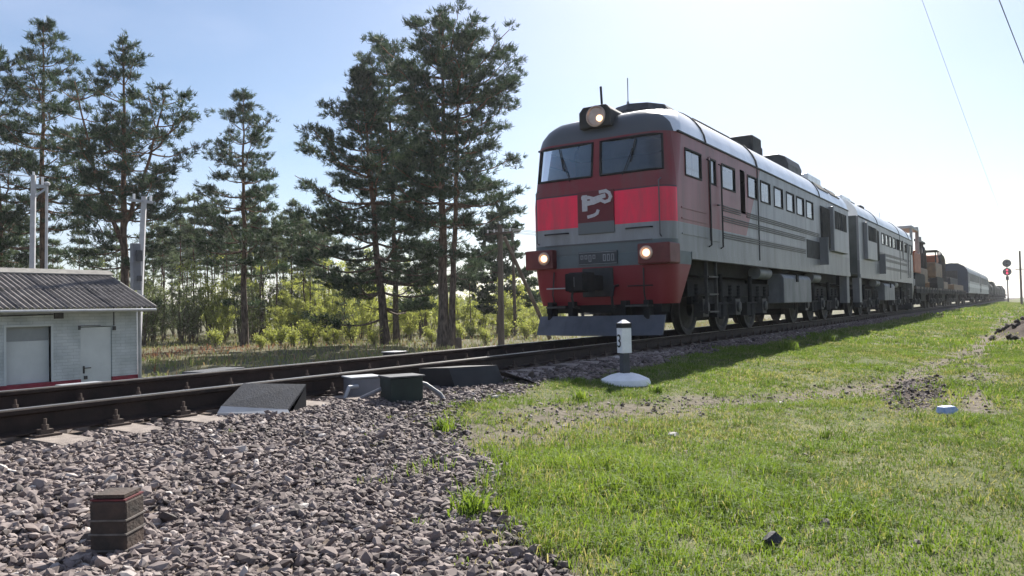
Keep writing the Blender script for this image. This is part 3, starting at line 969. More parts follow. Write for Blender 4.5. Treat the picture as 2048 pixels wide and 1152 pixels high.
        mt = Matrix.Translation((-.16, s * 1.06, 1.56)) @ Matrix.Rotation(-math.pi / 2, 4, 'Y')
        MB().lathe([(.125, -.01), (.125, .03), (.10, .035), (.09, .012)], 20, mt).build('lamp_rim', M['reflector'], box, smooth=True)
        MB().lathe([(.07, .0), (.066, .03), (.045, .045), (.0, .05)], 16, mt).build('lens', M['lamp'] if red else M['reflector'], box, smooth=True)
    # coupler and hoses
    cp = MB().b(-.5, .1, -.12, .12, .92, 1.2).b(-.78, -.5, -.2, .2, .88, 1.24)
    cp.prism([(-.98, -.2), (-.78, -.2), (-.78, .0), (-.86, .04)], .9, 1.22, lambda a, b_, d: (a, b_, d))
    cp.prism([(-.9, .2), (-.78, .2), (-.78, .06)], .9, 1.22, lambda a, b_, d: (a, b_, d))
    cpo = cp.build('coupler', M['black'], root, bevel=.02)
    MB().b(-.792, -.782, -.02, .12, .98, 1.16).build('coupler_face', M['galv'], cpo)
    for s in (-.42, .42):
        MB().tube([(-.02, s, 1.0), (-.2, s, .98), (-.28, s * .98, .8), (-.22, s * .95, .62), (-.05, s * .9, .6)], .025, 7).build('brake_hose', M['blackpaint'], root)
    # plough
    pl = MB()
    pts = [(-.02, -1.30), (-.30, -.55), (-.36, 0), (-.30, .55), (-.02, 1.30)]
    vs, fs = [], []
    for dx, z in ((.06, .45), (-.10, .09)):
        vs += [(px + dx, py, z) for px, py in pts]
    vs += [(px + .11, py, .45) for px, py in pts] + [(px - .05, py, .09) for px, py in pts]
    for k in range(4):
        fs += [(k, k + 5, k + 6, k + 1), (k + 10, k + 11, k + 16, k + 15), (k, k + 1, k + 11, k + 10), (k + 5, k + 15, k + 16, k + 6)]
    fs += [(0, 10, 15, 5), (4, 9, 19, 14)]
    pl.add(vs, fs)
    plow = pl.build('snow_plough', M['plow'], root)
    br = MB()
    for y in (-1.0, -.55, .55, 1.0): br.b(-.1, .12, y - .05, y + .05, .38, .72)
    br.b(.12, .5, -1.2, 1.2, .5, .72)
    br.build('plough_bracket', M['black'], plow)
    for s in (-1, 1):
        MB().tube([(.02, s * 1.28, 1.85), (-.05, s * 1.28, 1.88), (-.05, s * 1.28, 2.85), (.05, s * 1.28, 2.9)], .013, 6).build('corner_handrail', M['ribdark'], root)
        st2 = MB().b(-.16, .12, min(s * .62, s * 1.05), max(s * .62, s * 1.05), .60, .635)
        st2.build('front_step', M['oily'], root)
        for y in (s * .25, s * .85): MB().bar((-.42 + abs(y) * .27, y, .12), (-.24 + abs(y) * .27, y, .43), .03, .03).build('plough_rib', M['plow'], plow)
        MB().tube([(.0, s * .95, .7), (-.06, s * .95, .86), (-.02, s * .93, 1.3)], .016, 6).build('air_pipe', M['soot'], root)
    MB().b(-.02, .0, -1.12, 1.12, 1.795, 1.815).build('nose_seam', M['ribdark'], root)
    # front panel, badge, number plate
    pnl = MB().b(-.035, .0, -.38, .38, 1.98, 2.79).build('front_panel', M['panel'] if red else M['livery_b'], root, bevel=.015)
    if red:
        lg = MB()
        strokes(lg, [([(1171, 403), (1171, 427)], 11), ([(1166, 405), (1180, 404), (1189, 406)], 6), ([(1178, 415), (1190, 413), (1201, 409)], 9),
                     ([(1186, 409), (1199, 405), (1213, 401)], 8), ([(1204, 394), (1216, 392), (1223, 396), (1226, 403), (1223, 410), (1214, 413), (1205, 409)], 6)], -.045, -.036)
        lg.build('railway_emblem', M['pale'], pnl)
        l2 = MB()
        strokes(l2, [([(1178, 441), (1190, 438), (1197, 434), (1199, 429)], 6)], -.044, -.036)
        l2.build('small_emblem', M['pale'], pnl)
    npl = MB().b(-.03, .0, -.42, .38, 1.40, 1.65).build('number_plate', M['plate'], root)
    ln = MB()
    ln.b(-.036, -.031, -.41, .37, 1.628, 1.64).b(-.036, -.031, -.41, .37, 1.41, 1.422)
    ln.build('plate_edge', M['platechar'], npl)
    rr = random.Random(5)
    for y0 in (.34, .255, .17, .085, -.13, -.215, -.30):            # too blurred to read: blocky strokes
        lo = 1.46 + rr.choice((0, .05))
        ring(MB(), 'x', -.036, y0 - .045, y0 - .018, lo + .016, 1.574, .016, .005).build('plate_character', M['platechar'], npl)
    # --- top headlight, horn, roof gear
    poly = [(-.33, 3.99), (.33, 3.99), (.33, 4.30), (.24, 4.40), (-.24, 4.40), (-.33, 4.30)]
    hb = MB()
    vs = [(.02, y, z) for y, z in poly] + [(.75, y * .95, 4.0 + (z - 4.0) * .95) for y, z in poly] + [(1.35, y * .8, 4.28 + (z - 4.3) * .3) for y, z in poly]
    fs = [tuple(range(6)), tuple(range(17, 11, -1))]
    for a in (0, 6):
        fs += [(a + i, a + 6 + i, a + 6 + (i + 1) % 6, a + (i + 1) % 6) for i in range(6)]
    hl = hb.add(vs, fs).build('headlight', M['soot'], root, bevel=.02)
    mt = Matrix.Translation((.015, -.04, 4.19)) @ Matrix.Rotation(-math.pi / 2, 4, 'Y')
    MB().lathe([(.20, .0), (.20, .03), (.175, .035), (.16, .012)], 24, mt).build('lamp_rim', M['reflector'], hl, smooth=True)
    mt2 = Matrix.Translation((.0, -.12, 4.14)) @ Matrix.Rotation(-math.pi / 2, 4, 'Y')
    MB().lathe([(.062, .0), (.058, .03), (.0, .045)], 16, mt2).build('lens', M['lamp'] if red else M['reflector'], hl, smooth=True)
    MB().tube([(.40, .02, 4.38), (.40, .04, 4.85)], .024, 8).build('horn', M['blackpaint'], roof)
    MB().lathe([(.80, 4.30), (.80, 4.58), (.66, 4.74), (.3, 4.79), (.0, 4.79)], 10, Matrix.Translation((2.3, 0, .02)) @ Matrix.Diagonal((1.1, .9, 1, 1))).build('fan_hood', M['oily'], roof)
    MB().tube([(1.75, .1, 4.45), (1.76, .1, 5.35)], .011, 6).tube([(1.75, .1, 4.45), (1.75, .1, 4.85)], .03, 8).build('aerial', M['wire'], roof)
    MB().tube([(2.9, -.85, 4.57), (3.4, -.86, 4.57), (5.3, -.86, 4.57)], .022, 6).build('roof_pipe', M['soot'], roof)
    ex = MB().b(7.6, 8.45, -.75, .3, 4.3, 5.08).b(8.45, 8.75, -.7, .25, 4.3, 4.9)
    ex.build('exhaust_stack', M['soot'], roof, bevel=.05)
    hd = MB()
    cs = [(-.9, 4.3), (-.9, 4.72), (-.82, 4.94), (-.62, 5.03), (.2, 5.03), (.4, 4.93), (.4, 4.4)]
    hd.prism(cs, 10.6, 12.3, lambda a, b_, d: (d, a, b_)).build('cooling_duct', M['oily'], roof, bevel=.04)
    MB().b(13.3, 15.2, -.85, .7, 4.3, 4.80).build('vent_box', M['roof'], roof, bevel=.05)
    for xa in (12.35, 14.1):
        hp = MB()
        q = [(xa, -1.385, 4.13), (xa + 1.4, -1.385, 4.13), (xa + 1.4, -1.17, 4.37), (xa, -1.17, 4.37)]
        hp.add(q + [(p[0], p[1] + .03, p[2] - .03) for p in q], [(0, 1, 2, 3), (7, 6, 5, 4), (0, 4, 5, 1), (1, 5, 6, 2), (2, 6, 7, 3), (3, 7, 4, 0)])
        hp.build('roof_grille', M['grille'], roof)
    # --- sides: doors, ribs, louvres, hatches
    for s in (-1, 1):
        yo, yi = s * 1.49, s * 1.47
        y0, y1 = min(yo, yi), max(yo, yi)
        dr = MB().b(2.0, 2.55, y0, y1, 1.87, 3.0).b(2.0, 2.10, y0, y1, 3.002, 3.54).b(2.45, 2.55, y0, y1, 3.002, 3.54).b(2.102, 2.448, y0, y1, 3.53, 3.56).build('side_door', LV, root, bevel=.006)
        MB().tube([(2.46, s * 1.49, 2.62), (2.46, s * 1.54, 2.62), (2.34, s * 1.54, 2.61)], .015, 6).build('door_handle', M['blackpaint'], dr)
        for xh in (1.93, 2.63):
            MB().tube([(xh, s * 1.475, 1.75), (xh, s * 1.53, 1.78), (xh, s * 1.53, 3.45), (xh, s * 1.475, 3.48)], .017, 6).build('handrail', M['blackpaint'], root)
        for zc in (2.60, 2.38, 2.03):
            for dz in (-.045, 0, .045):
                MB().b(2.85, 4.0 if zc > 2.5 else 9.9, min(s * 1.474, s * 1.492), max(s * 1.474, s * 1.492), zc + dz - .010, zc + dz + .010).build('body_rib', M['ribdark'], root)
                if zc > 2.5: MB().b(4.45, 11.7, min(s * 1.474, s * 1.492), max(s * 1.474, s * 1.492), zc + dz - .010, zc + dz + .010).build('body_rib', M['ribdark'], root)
        for zc in (2.40, 2.20, 1.92):
            MB().b(.5, 1.85, min(s * 1.474, s * 1.489), max(s * 1.474, s * 1.489), zc - .012, zc + .012).build('body_rib', LV, root)
        MB().b(5.36, 5.41, min(s * 1.474, s * 1.488), max(s * 1.474, s * 1.488), 1.61, 3.76).build('panel_joint', M['soot'], root)
        lv_ = MB().b(11.95, 13.1, min(s * 1.474, s * 1.49), max(s * 1.474, s * 1.49), 2.25, 3.54).build('louvre', M['grille'], root)
        for k in range(9):
            xx = 12.0 + k * .128
            MB().b(xx, xx + .05, min(s * 1.49, s * 1.53), max(s * 1.49, s * 1.53), 2.29, 3.5).build('slat', M['soot'], lv_)
        bx = MB().b(13.18, 15.4, min(s * 1.47, s * 1.62), max(s * 1.47, s * 1.62), 2.2, 3.62).build('intake_box', M['livery_b'], root, bevel=.02)
        op_ = MB().b(13.32, 15.22, min(s * 1.622, s * 1.628), max(s * 1.622, s * 1.628), 2.92, 3.50).build('intake_opening', M['grille'], bx)
        for k in range(6):
            xx = 13.45 + k * .32
            MB().b(xx, xx + .035, min(s * 1.629, s * 1.645), max(s * 1.629, s * 1.645), 2.93, 3.49).build('slat', M['soot'], bx)
        ho = MB().b(10.1, 11.68, min(s * 1.474, s * 1.486), max(s * 1.474, s * 1.486), 1.88, 2.40).build('service_hatch', M['grille'], root)
        MB().b(11.74, 11.80, min(s * 1.474, s * 1.72), max(s * 1.474, s * 1.72), 1.72, 2.55).build('open_flap', M['tank'], ho)
        ft = MB()
        prof = [(0, .60), (.42, .60), (.42, 1.36), (.12, 1.36), (.05, 1.33), (0, 1.24)]
        ft.prism([(s * (1.47 - a), b_) for a, b_ in prof], 7.5, 10.5, lambda a, b_, d: (d, a, b_))
        tk = ft.build('battery_box', M['tank'], root, bevel=.02)
        MB().b(8.75, 8.95, min(s * 1.472, s * 1.5), max(s * 1.472, s * 1.5), 1.16, 1.36).build('latch', M['black'], tk)
        for xa in (5.7, 11.2):
            MB().tube([(xa, s * 1.25, 1.34), (xa + 1.0, s * 1.25, 1.34)], .15, 14).build('air_reservoir', M['tank'], root, smooth=True)
        st_ = MB()
        for zz in (.45, .8, 1.15): st_.b(1.95, 2.5, min(s * 1.2, s * 1.45), max(s * 1.2, s * 1.45), zz, zz + .03)
        st_.b(1.93, 1.96, min(s * 1.36, s * 1.42), max(s * 1.36, s * 1.42), .42, 1.48).b(2.49, 2.52, min(s * 1.36, s * 1.42), max(s * 1.36, s * 1.42), .42, 1.48)
        st_.build('cab_step', M['oily'], root)
        MB().b(15.95, 16.39, min(s * 1.2, s * 1.44), max(s * 1.2, s * 1.44), .55, 1.47).build('rear_step', M['tank'], root)
    MB().b(.55, 16.35, -1.0, 1.0, 1.22, 1.58).b(7.6, 10.4, -1.0, 1.0, .45, 1.25).build('underframe', M['black'], root)
    MB().b(XR, XR + .95, -.62, .62, 1.5, 3.55).b(XR, XR + .9, -.12, .12, .9, 1.2).build('gangway', M['soot'], root)
    MB().b(XR + .002, XR + .03, -1.40, 1.40, 1.62, 3.80).build('end_wall', M['endwall'], root)
    for xc in (4.4, 13.0): bogie(root, xc)
    return root

loco_a = locomotive(0.0, 0.0, True, 'leading diesel locomotive with red cab, bright red nose stripe and lit lamps')
loco_b = locomotive(34.75, math.pi, False, 'plain grey second locomotive section coupled behind the red cabbed one')

# ------------------------------------------------------------------ flat wagons and their loads
M['deck'] = paint('wagon_timber', (.22, .19, .17), (.10, .085, .075), .85, scale=2.5)
M['rust'] = paint('orange_rust_paint', (.42, .12, .045), (.22, .06, .03), .6, scale=3)
M['brown'] = paint('brown_machine', (.20, .12, .06), (.09, .055, .035), .6, scale=3)
M['ochre'] = paint('ochre_machine', (.34, .21, .08), (.2, .12, .05), .6, scale=3)
M['greyp'] = paint('grey_frame', (.38, .38, .40), (.26, .26, .28), .5)
M['khaki'] = paint('dull_tarpaulin', (.055, .06, .05), (.03, .033, .03), .9, scale=1.5, bump=.3, bscale=4)
M['navy'] = paint('navy_coach', (.035, .05, .085), (.02, .03, .05), .5, scale=1)
M['coachgrey'] = paint('grey_coach', (.34, .36, .38), (.25, .26, .28), .45, scale=1)
M['coachstripe'] = paint('coach_stripe', (.62, .64, .66), None, .45)

def flat_wagon(x0, length, label, group):
    root = empty('flat_wagon', (x0, 0, 0), 0, label, 'wagon', group)
    MB().b(0, length, -1.45, 1.45, 1.22, 1.34).build('deck', M['deck'], root)
    fr = MB()
    for s in (-1, 1): fr.b(0, length, s * 1.38 - .06, s * 1.38 + .06, .98, 1.21)
    fr.b(.3, length - .3, -.3, .3, .8, 1.2)
    fr.b(length * .4, length * .6, -1.1, 1.1, .5, .95)
    fr.build('underframe', M['black'], root)
    for xe in (-.35, length): MB().b(xe, xe + .35, -.12, .12, .9, 1.15).build('coupler', M['black'], root)
    for k in range(1, 8):
        for s in (-1, 1): MB().b(length * k / 8 - .05, length * k / 8 + .05, min(s * 1.46, s * 1.52), max(s * 1.46, s * 1.52), 1.0, 1.33).build('stake_pocket', M['oily'], root)
    for xc in (2.2, length - 2.2): bogie(root, xc, (-.925, .925), .475, .72)
    return root

FG = 'flat wagons carrying machinery'
flat_wagon(36.0, 13.2, 'flat wagon carrying the rusty orange machine right behind the locomotives', FG)
flat_wagon(49.8, 13.2, 'second flat wagon, carrying the brown machine with bent pipes', FG)
flat_wagon(63.6, 13.4, 'third flat wagon, low load, next to the dark blue coach', FG)

def crawler(mb, x0, x1, y, w, z0, h):
    r = h / 2
    pts = [(x0 + r + (x1 - x0 - h) * (t), z0) for t in (0, 1)]
    poly = []
    for k in range(9):
        a = -math.pi / 2 + math.pi * k / 8
        poly.append((x1 - r + r * math.cos(a), z0 + r + r * math.sin(a)))
    for k in range(9):
        a = math.pi / 2 + math.pi * k / 8
        poly.append((x0 + r + r * math.cos(a), z0 + r + r * math.sin(a)))
    mb.prism(poly, y - w / 2, y + w / 2, lambda a, b_, d: (a, d, b_))

ma = empty('tracked_machine', (36.5, 0, 1.34), 0, 'rusty orange tracked machine under a grey canopy frame on the first flat wagon', 'machine')
for s in (-1, 1):
    t = MB(); crawler(t, .3, 5.4, s * 1.05, .5, 0, .8); t.build('crawler_track', M['black'], ma)
MB().b(.2, 3.4, -1.3, 1.3, .82, 2.0).build('engine_hood', M['rust'], ma, bevel=.06)
MB().b(3.5, 8.6, -1.15, 1.15, .3, 1.25).build('chassis', M['brown'], ma, bevel=.08)
MB().lathe([(.62, -1.1), (.62, 1.1), (.3, 1.15)], 18, Matrix.Translation((4.6, 0, 1.75)) @ Matrix.Rotation(math.pi / 2, 4, 'X')).build('winch_drum', M['rust'], ma)
MB().lathe([(.5, -1.0), (.5, 1.0), (.2, 1.05)], 18, Matrix.Translation((7.4, 0, 1.65)) @ Matrix.Rotation(math.pi / 2, 4, 'X')).build('winch_drum', M['brown'], ma)
MB().b(5.5, 6.6, -1.0, .9, 1.25, 2.2).build('gear_case', M['rust'], ma, bevel=.1)
MB().tube([(6.9, -1.05, 1.2), (7.0, -1.05, 2.2), (7.5, -1.05, 2.6), (8.2, -1.05, 2.4), (8.5, -1.05, 1.3)], .09, 8).build('hose', M['soot'], ma, smooth=True)
cn = MB().b(-1.0, 2.5, -1.35, .9, 3.25, 3.42)
cno = cn.build('canopy', M['greyp'], ma, bevel=.03)
for px, py in ((2.35, -1.28), (2.35, .8), (-.7, -1.28), (-.7, .8)): MB().b(px - .07, px + .07, py - .07, py + .07, 1.95, 3.25).build('canopy_post', M['greyp'], cno)
MB().tube([(2.75, -1.2, 1.9), (2.8, -1.2, 3.0), (2.78, -1.2, 3.6)], .10, 10).tube([(2.82, -1.28, 2.7), (2.82, -1.28, 3.0)], .16, 10).build('exhaust_pipe', M['greyp'], ma)
for k in range(4): MB().tube([(4.2 + k * 1.1, -1.0, 1.2), (4.2 + k * 1.1, -1.0, 2.85)], .07, 8).build('lifting_post', M['oily'], ma)
MB().b(4.0, 8.2, -1.12, -.9, 2.85, 2.98).build('top_beam', M['soot'], ma)

mc = empty('pipe_machine', (50.0, 0, 1.34), 0, 'brown machine with a bent pipe boom on the second flat wagon', 'machine')
for s in (-1, 1):
    t = MB(); crawler(t, .2, 5.2, s * 1.0, .5, 0, .85); t.build('crawler_track', M['black'], mc)
MB().b(.1, 5.0, -1.2, 1.2, .8, 1.9).build('machine_body', M['brown'], mc, bevel=.1)
MB().b(1.4, 3.0, -1.15, .5, 1.9, 2.4).build('operator_cab', M['rust'], mc, bevel=.12)
MB().b(1.2, 3.3, -1.2, .6, 2.75, 2.83).build('cab_roof', M['soot'], mc, bevel=.02)
for px_, py_ in ((1.3, -1.1), (3.2, -1.1), (1.3, .5), (3.2, .5)): MB().tube([(px_, py_, 1.9), (px_, py_, 2.75)], .04, 6).build('roof_post', M['soot'], mc)
MB().lathe([(.55, -1.0), (.55, 1.0), (.3, 1.04)], 18, Matrix.Translation((4.2, 0, 2.1)) @ Matrix.Rotation(math.pi / 2, 4, 'X')).build('cable_drum', M['rust'], mc)
MB().tube([(4.6, -1.0, 1.8), (4.8, -1.0, 2.5), (5.4, -1.0, 2.75), (6.4, -1.0, 2.6), (7.6, -1.0, 2.55), (8.3, -1.0, 2.3), (8.4, -1.0, 1.2), (8.4, -1.0, .1)], .17, 10).build('bent_pipe', M['soot'], mc, smooth=True)
MB().b(6.0, 9.5, -1.2, 1.0, 0, .6).build('ballast_weight', M['brown'], mc, bevel=.05)

ld = empty('timber_load', (64.0, 0, 1.34), 0, 'low brown load stacked on the third flat wagon', 'load')
for k in range(5): MB().b(.2, 11.6, -1.3 + k * .53, -.82 + k * .53, 0, .5).build('beam', M['brown'], ld, bevel=.03)
MB().b(1.0, 9.0, -1.0, 1.0, .5, 1.1).build('crate', M['soot'], ld, bevel=.03)

# ------------------------------------------------------------------ passenger coaches
def coach(x0, label, matname, striped):
    Lc = 23.6
    root = empty('passenger_coach', (x0, 0, 0), 0, label, 'coach', 'passenger coaches behind the flat wagons')
    sec = [(-1.5, 1.15), (-1.5, 3.25), (-1.42, 3.6), (-1.15, 3.95), (-.7, 4.2), (0, 4.3), (.7, 4.2), (1.15, 3.95), (1.42, 3.6), (1.5, 3.25), (1.5, 1.15)]
    bd = MB().prism(sec, 0, Lc, lambda a, b_, d: (d, a, b_)).build('body', M[matname], root)
    MB().prism([(a * .985, 1.17 + (b_ - 1.15) * .985) for a, b_ in sec], -.03, -.002, lambda a, b_, d: (d, a, b_)).build('end_wall', M['navy'], root)
    MB().b(-.25, -.031, -.55, .55, 1.3, 3.5).build('end_gangway', M['soot'], root)
    for s in (-1, 1):
        y0, y1 = sorted((s * 1.501, s * 1.512))
        if striped: MB().b(.05, Lc - .05, y0, y1, 1.75, 2.15).build('side_stripe', M['coachstripe'], root)
        for k in range(9):
            xx = 2.4 + k * 2.15
            w = MB().b(xx, xx + 1.15, y0, y1 + (.004 if s > 0 else 0), 2.4, 3.25).build('window', M['grille'], root)
        for xx in (.5, Lc - 1.3): MB().b(xx, xx + .8, y0, y1, 1.3, 3.3).build('door', M['soot'], root)
    MB().b(1, Lc - 1, -1.1, 1.1, .75, 1.14).b(9, 14, -1.2, 1.2, .45, .8).build('underframe', M['black'], root)
    for xc in (3.2, Lc - 3.2): bogie(root, xc, (-1.2, 1.2), .475, .78)
    for xa in (4, 8, 12, 16, 20): MB().b(xa, xa + .6, -.4, .4, 4.18, 4.42).build('roof_vent', M['soot'], root)
    return root
coach(80.0, 'first passenger coach, dark blue end wall facing the flat wagons', 'coachgrey', True)
coach(104.4, 'second coach, pale grey, farther down the train', 'coachgrey', True)
for k in range(8):
    x0 = 129.0 + k * 14.3
    nm = ('first', 'second', 'third', 'fourth', 'fifth', 'sixth', 'seventh', 'eighth')[k]
    flat_wagon(x0, 13.4, nm + ' flat wagon after the coaches, fading into the haze', 'hazy flat wagons at the end of the train')
    lb = empty('covered_load', (x0 + .7, 0, 1.34), 0, 'dark covered vehicle on the ' + nm + ' flat wagon after the coaches', 'load', 'covered loads at the end of the train')
    rr = random.Random(k)
    h = rr.uniform(1.5, 2.3)
    MB().prism([(-1.3, 0), (-1.35, h * .6), (-1.0, h), (1.0, h), (1.35, h * .6), (1.3, 0)], .2, 6.5 + rr.uniform(0, 2), lambda a, b_, d: (d, a, b_)).build('tarpaulin', M['khaki'], lb, bevel=.15)
    MB().b(8.2, 11.6, -1.2, 1.2, 0, h * .62).b(8.7, 10.4, -.9, .9, h * .62, h * .95).build('vehicle_body', M['khaki'], lb, bevel=.1)

# ------------------------------------------------------------------ relay hut across the track
def brick_mat():
    m, nt, out = new_mat('whitewashed_brick')
    N, L = nt.nodes, nt.links
    tc = N.new('ShaderNodeTexCoord')
    mp = N.new('ShaderNodeMapping'); mp.inputs['Rotation'].default_value = (math.pi / 2, 0, 0)
    L.new(tc.outputs['Object'], mp.inputs['Vector'])
    br = N.new('ShaderNodeTexBrick')
    br.inputs['Scale'].default_value = 1.0
    br.inputs['Brick Width'].default_value = .26; br.inputs['Row Height'].default_value = .077; br.inputs['Mortar Size'].default_value = .008
    br.inputs['Color1'].default_value = (.56, .61, .64, 1); br.inputs['Color2'].default_value = (.51, .56, .60, 1); br.inputs['Mortar'].default_value = (.45, .50, .53, 1)
    L.new(mp.outputs['Vector'], br.inputs['Vector'])
    nz = N.new('ShaderNodeTexNoise'); nz.inputs['Scale'].default_value = 2.2; nz.inputs['Detail'].default_value = 7
    L.new(tc.outputs['Object'], nz.inputs['Vector'])
    rp = ramp_node(nt, [(.3, (.72, .74, .74)), (.6, (1, 1, 1))]); L.new(nz.outputs['Fac'], rp.inputs['Fac'])
    mx = N.new('ShaderNodeMix'); mx.data_type = 'RGBA'; mx.blend_type = 'MULTIPLY'; mx.inputs['Factor'].default_value = 1
    L.new(br.outputs['Color'], mx.inputs['A']); L.new(rp.outputs['Color'], mx.inputs['B'])
    bs = N.new('ShaderNodeBsdfPrincipled'); bs.inputs['Roughness'].default_value = .9
    L.new(mx.outputs['Result'], bs.inputs['Base Color'])
    bp = N.new('ShaderNodeBump'); bp.inputs['Strength'].default_value = .6; bp.inputs['Distance'].default_value = .01; bp.invert = True
    L.new(br.outputs['Fac'], bp.inputs['Height']); L.new(bp.outputs['Normal'], bs.inputs['Normal'])
    L.new(bs.outputs['BSDF'], out.inputs['Surface'])
    return m
M['brick'] = brick_mat()
M['slate'] = paint('asbestos_sheet', (.165, .148, .142), (.06, .053, .051), .9, scale=3.5, bump=.3)
M['ridge'] = paint('ridge_board', (.26, .25, .23), (.17, .16, .15), .85, scale=5)
M['hutdoor'] = paint('pale_door', (.60, .65, .68), (.5, .55, .58), .6, scale=2)
M['hutgrey'] = paint('grey_board', (.30, .33, .36), (.24, .27, .29), .7)
M['crimson'] = paint('crimson_plinth', (.30, .03, .06), (.17, .025, .04), .7, scale=4)
HX0, HX1, HY0, HY1, HZ = -7.2, -1.66, 12.4, 16.0, -1.5
hut = empty('relay_hut', ((HX0 + HX1) / 2, (HY0 + HY1) / 2, HZ), 0, 'small pale brick trackside hut with corrugated grey roof', 'hut')
def hp(mb, name, mat, parent=None, **k):
    """hut shapes are written in world numbers"""
    o = hut.location
    mb.v = [(a - o[0], b_ - o[1], c - o[2]) for a, b_, c in mb.v]
    return mb.build(name, mat, parent or hut, **k)
wall = MB()
# front wall as piers and lintels round the two openings
GA, GB, DA, DB = -4.73, -3.77, -3.09, -2.31
for a, b_, z0, z1 in ((HX0, GA, -.85, .92), (GB, DA, -.85, .92), (DB, HX1, -.85, .92), (GA, GB, .45, .92), (DA, DB, .41, .92)):
    wall.b(a, b_, HY0, HY0 + .25, z0, z1)
wall.b(HX0, HX1, HY1 - .25, HY1, -.85, .92).b(HX0, HX0 + .25, HY0 + .25, HY1 - .25, -.85, .92).b(HX1 - .25, HX1, HY0 + .25, HY1 - .25, -.85, .92)
hp(wall, 'wall', M['brick'])
pl_ = MB().b(HX0 - .01, DA, HY0 - .02, HY0 + .25, -1.7, -.852).b(DB, HX1 + .01, HY0 - .02, HY0 + .25, -1.7, -.852).b(HX0, HX1, HY0 + .26, HY1, -1.7, -.852)
hp(pl_, 'plinth', M['crimson'])
gb = MB()
for xx in (HX0 + .02, HX1 - .12):
    gb.prism([(HY0, .92), (HY1, .92), (14.2, 1.76)], xx, xx + .1, lambda a, b_, d: (d, a, b_))
hp(gb, 'gable', M['brick'])
lp = hp(MB().b(GA, GB, HY0 + .12, HY0 + .2, -.85, .12), 'loading_panel', M['hutdoor'])
hp(MB().b(GA, GB, HY0 + .13, HY0 + .2, .122, .45), 'upper_board', M['hutgrey'])
fr = MB().b(GA - .05, GA, HY0 - .015, HY0 + .1, -.85, .5).b(GB, GB + .05, HY0 - .015, HY0 + .1, -.85, .5).b(GA, GB, HY0 - .015, HY0 + .1, .452, .5)
hp(fr, 'panel_frame', M['hutdoor'])
dr = hp(MB().b(DA + .015, DB - .015, HY0 + .03, HY0 + .08, -1.5, .39), 'door', M['hutdoor'])
hd = MB().b(-3.02, -2.99, HY0 + .0, HY0 + .03, -.72, -.54).tube([(-3.0, HY0 + .0, -.59), (-3.0, HY0 - .04, -.59), (-2.86, HY0 - .04, -.59)], .013, 6)
o = hut.location; hd.v = [(a - o[0], b_ - o[1], c - o[2]) for a, b_, c in hd.v]; hd.build('door_handle', M['blackpaint'], dr)
hp(MB().b(-3.70, -3.49, HY0 - .03, HY0 - .002, .62, .84), 'vent', M['darkgrey'])
hp(MB().b(-2.30, -2.24, HY0 - .06, HY0 - .002, .30, .40), 'wall_lamp', M['darkgrey'])
hp(MB().b(-3.14, -3.10, HY0 - .04, HY0 - .002, .34, .44).b(-3.12, -2.6, HY0 - .015, HY0 - .002, .425, .44), 'door_hinge', M['darkgrey'])
hp(MB().tube([(HX0, HY0 - .52, .80), (-1.45, HY0 - .52, .79)], .04, 8), 'gutter', M['galv'])
hp(MB().tube([(-2.27, HY0 - .02, .42), (-2.27, HY0 - .02, .9)], .012, 6).tube([(-3.72, HY0 - .02, .72), (-5.2, HY0 - .02, .70)], .012, 6), 'wall_cable', M['blackpaint'])
hp(MB().b(-3.0, -2.93, HY0 - .01, HY0 + .028, -.86, -.78), 'padlock', M['oily'])
hp(MB().tube([(-1.62, HY0 - .06, .9), (-1.62, HY0 - .06, -1.4)], .04, 8), 'downpipe', M['galv'])
# corrugated sheets: each sheet its own piece, real waves
def sheet(x0, n_w, pitch, y0, z0, y1, z1, amp=.020):
    mb = MB()
    k = n_w * 6 + 1
    for t in (0, 1):
        for i in range(k):
            x = x0 + i * pitch / 6
            w = amp * math.cos(2 * math.pi * i / 6)
            y, z = (y0 + (y1 - y0) * t), (z0 + (z1 - z0) * t)
            mb.v.append((x, y, z + w))
    for t in (0, 1):
        for i in range(k):
            v = mb.v[t * k + i]; mb.v.append((v[0], v[1], v[2] - .012))
    for i in range(k - 1):
        mb.f += [(i, i + 1, k + i + 1, k + i), (2 * k + i, 3 * k + i, 3 * k + i + 1, 2 * k + i + 1), (i, 2 * k + i, 2 * k + i + 1, i + 1), (k + i, k + i + 1, 3 * k + i + 1, 3 * k + i)]
    return mb
for c in range(6):
    x0 = -1.47 - (c + 1) * 1.06
    for row, (a, b_) in enumerate(((0, .53), (.5, 1.0))):
        ya, za = 11.9 + (14.2 - 11.9) * a, .875 + (1.80 - .875) * a
        yb, zb = 11.9 + (14.2 - 11.9) * b_, .875 + (1.80 - .875) * b_
        dz = .016 * row + random.uniform(-.004, .004)
        hp(sheet(x0 - .02, 8, .135, ya, za + dz, yb, zb + dz), 'roof_sheet', M['slate'], smooth=True)
for c in range(6):
    x0 = -1.47 - (c + 1) * 1.06
    hp(sheet(x0 - .02, 8, .135, 16.5, .875, 14.2, 1.80), 'roof_sheet', M['slate'], smooth=True)
hp(MB().prism([(14.0, 1.78), (14.2, 1.90), (14.4, 1.78), (14.4, 1.75), (14.2, 1.86), (14.0, 1.75)], -7.9, -1.35, lambda a, b_, d: (d, a, b_)), 'ridge_cap', M['ridge'])
hp(MB().bar((-1.43, 11.92, .84), (-1.43, 14.2, 1.77), .03, .12).bar((-1.43, 16.48, .84), (-1.43, 14.2, 1.77), .03, .12), 'barge_board', M['ridge'])

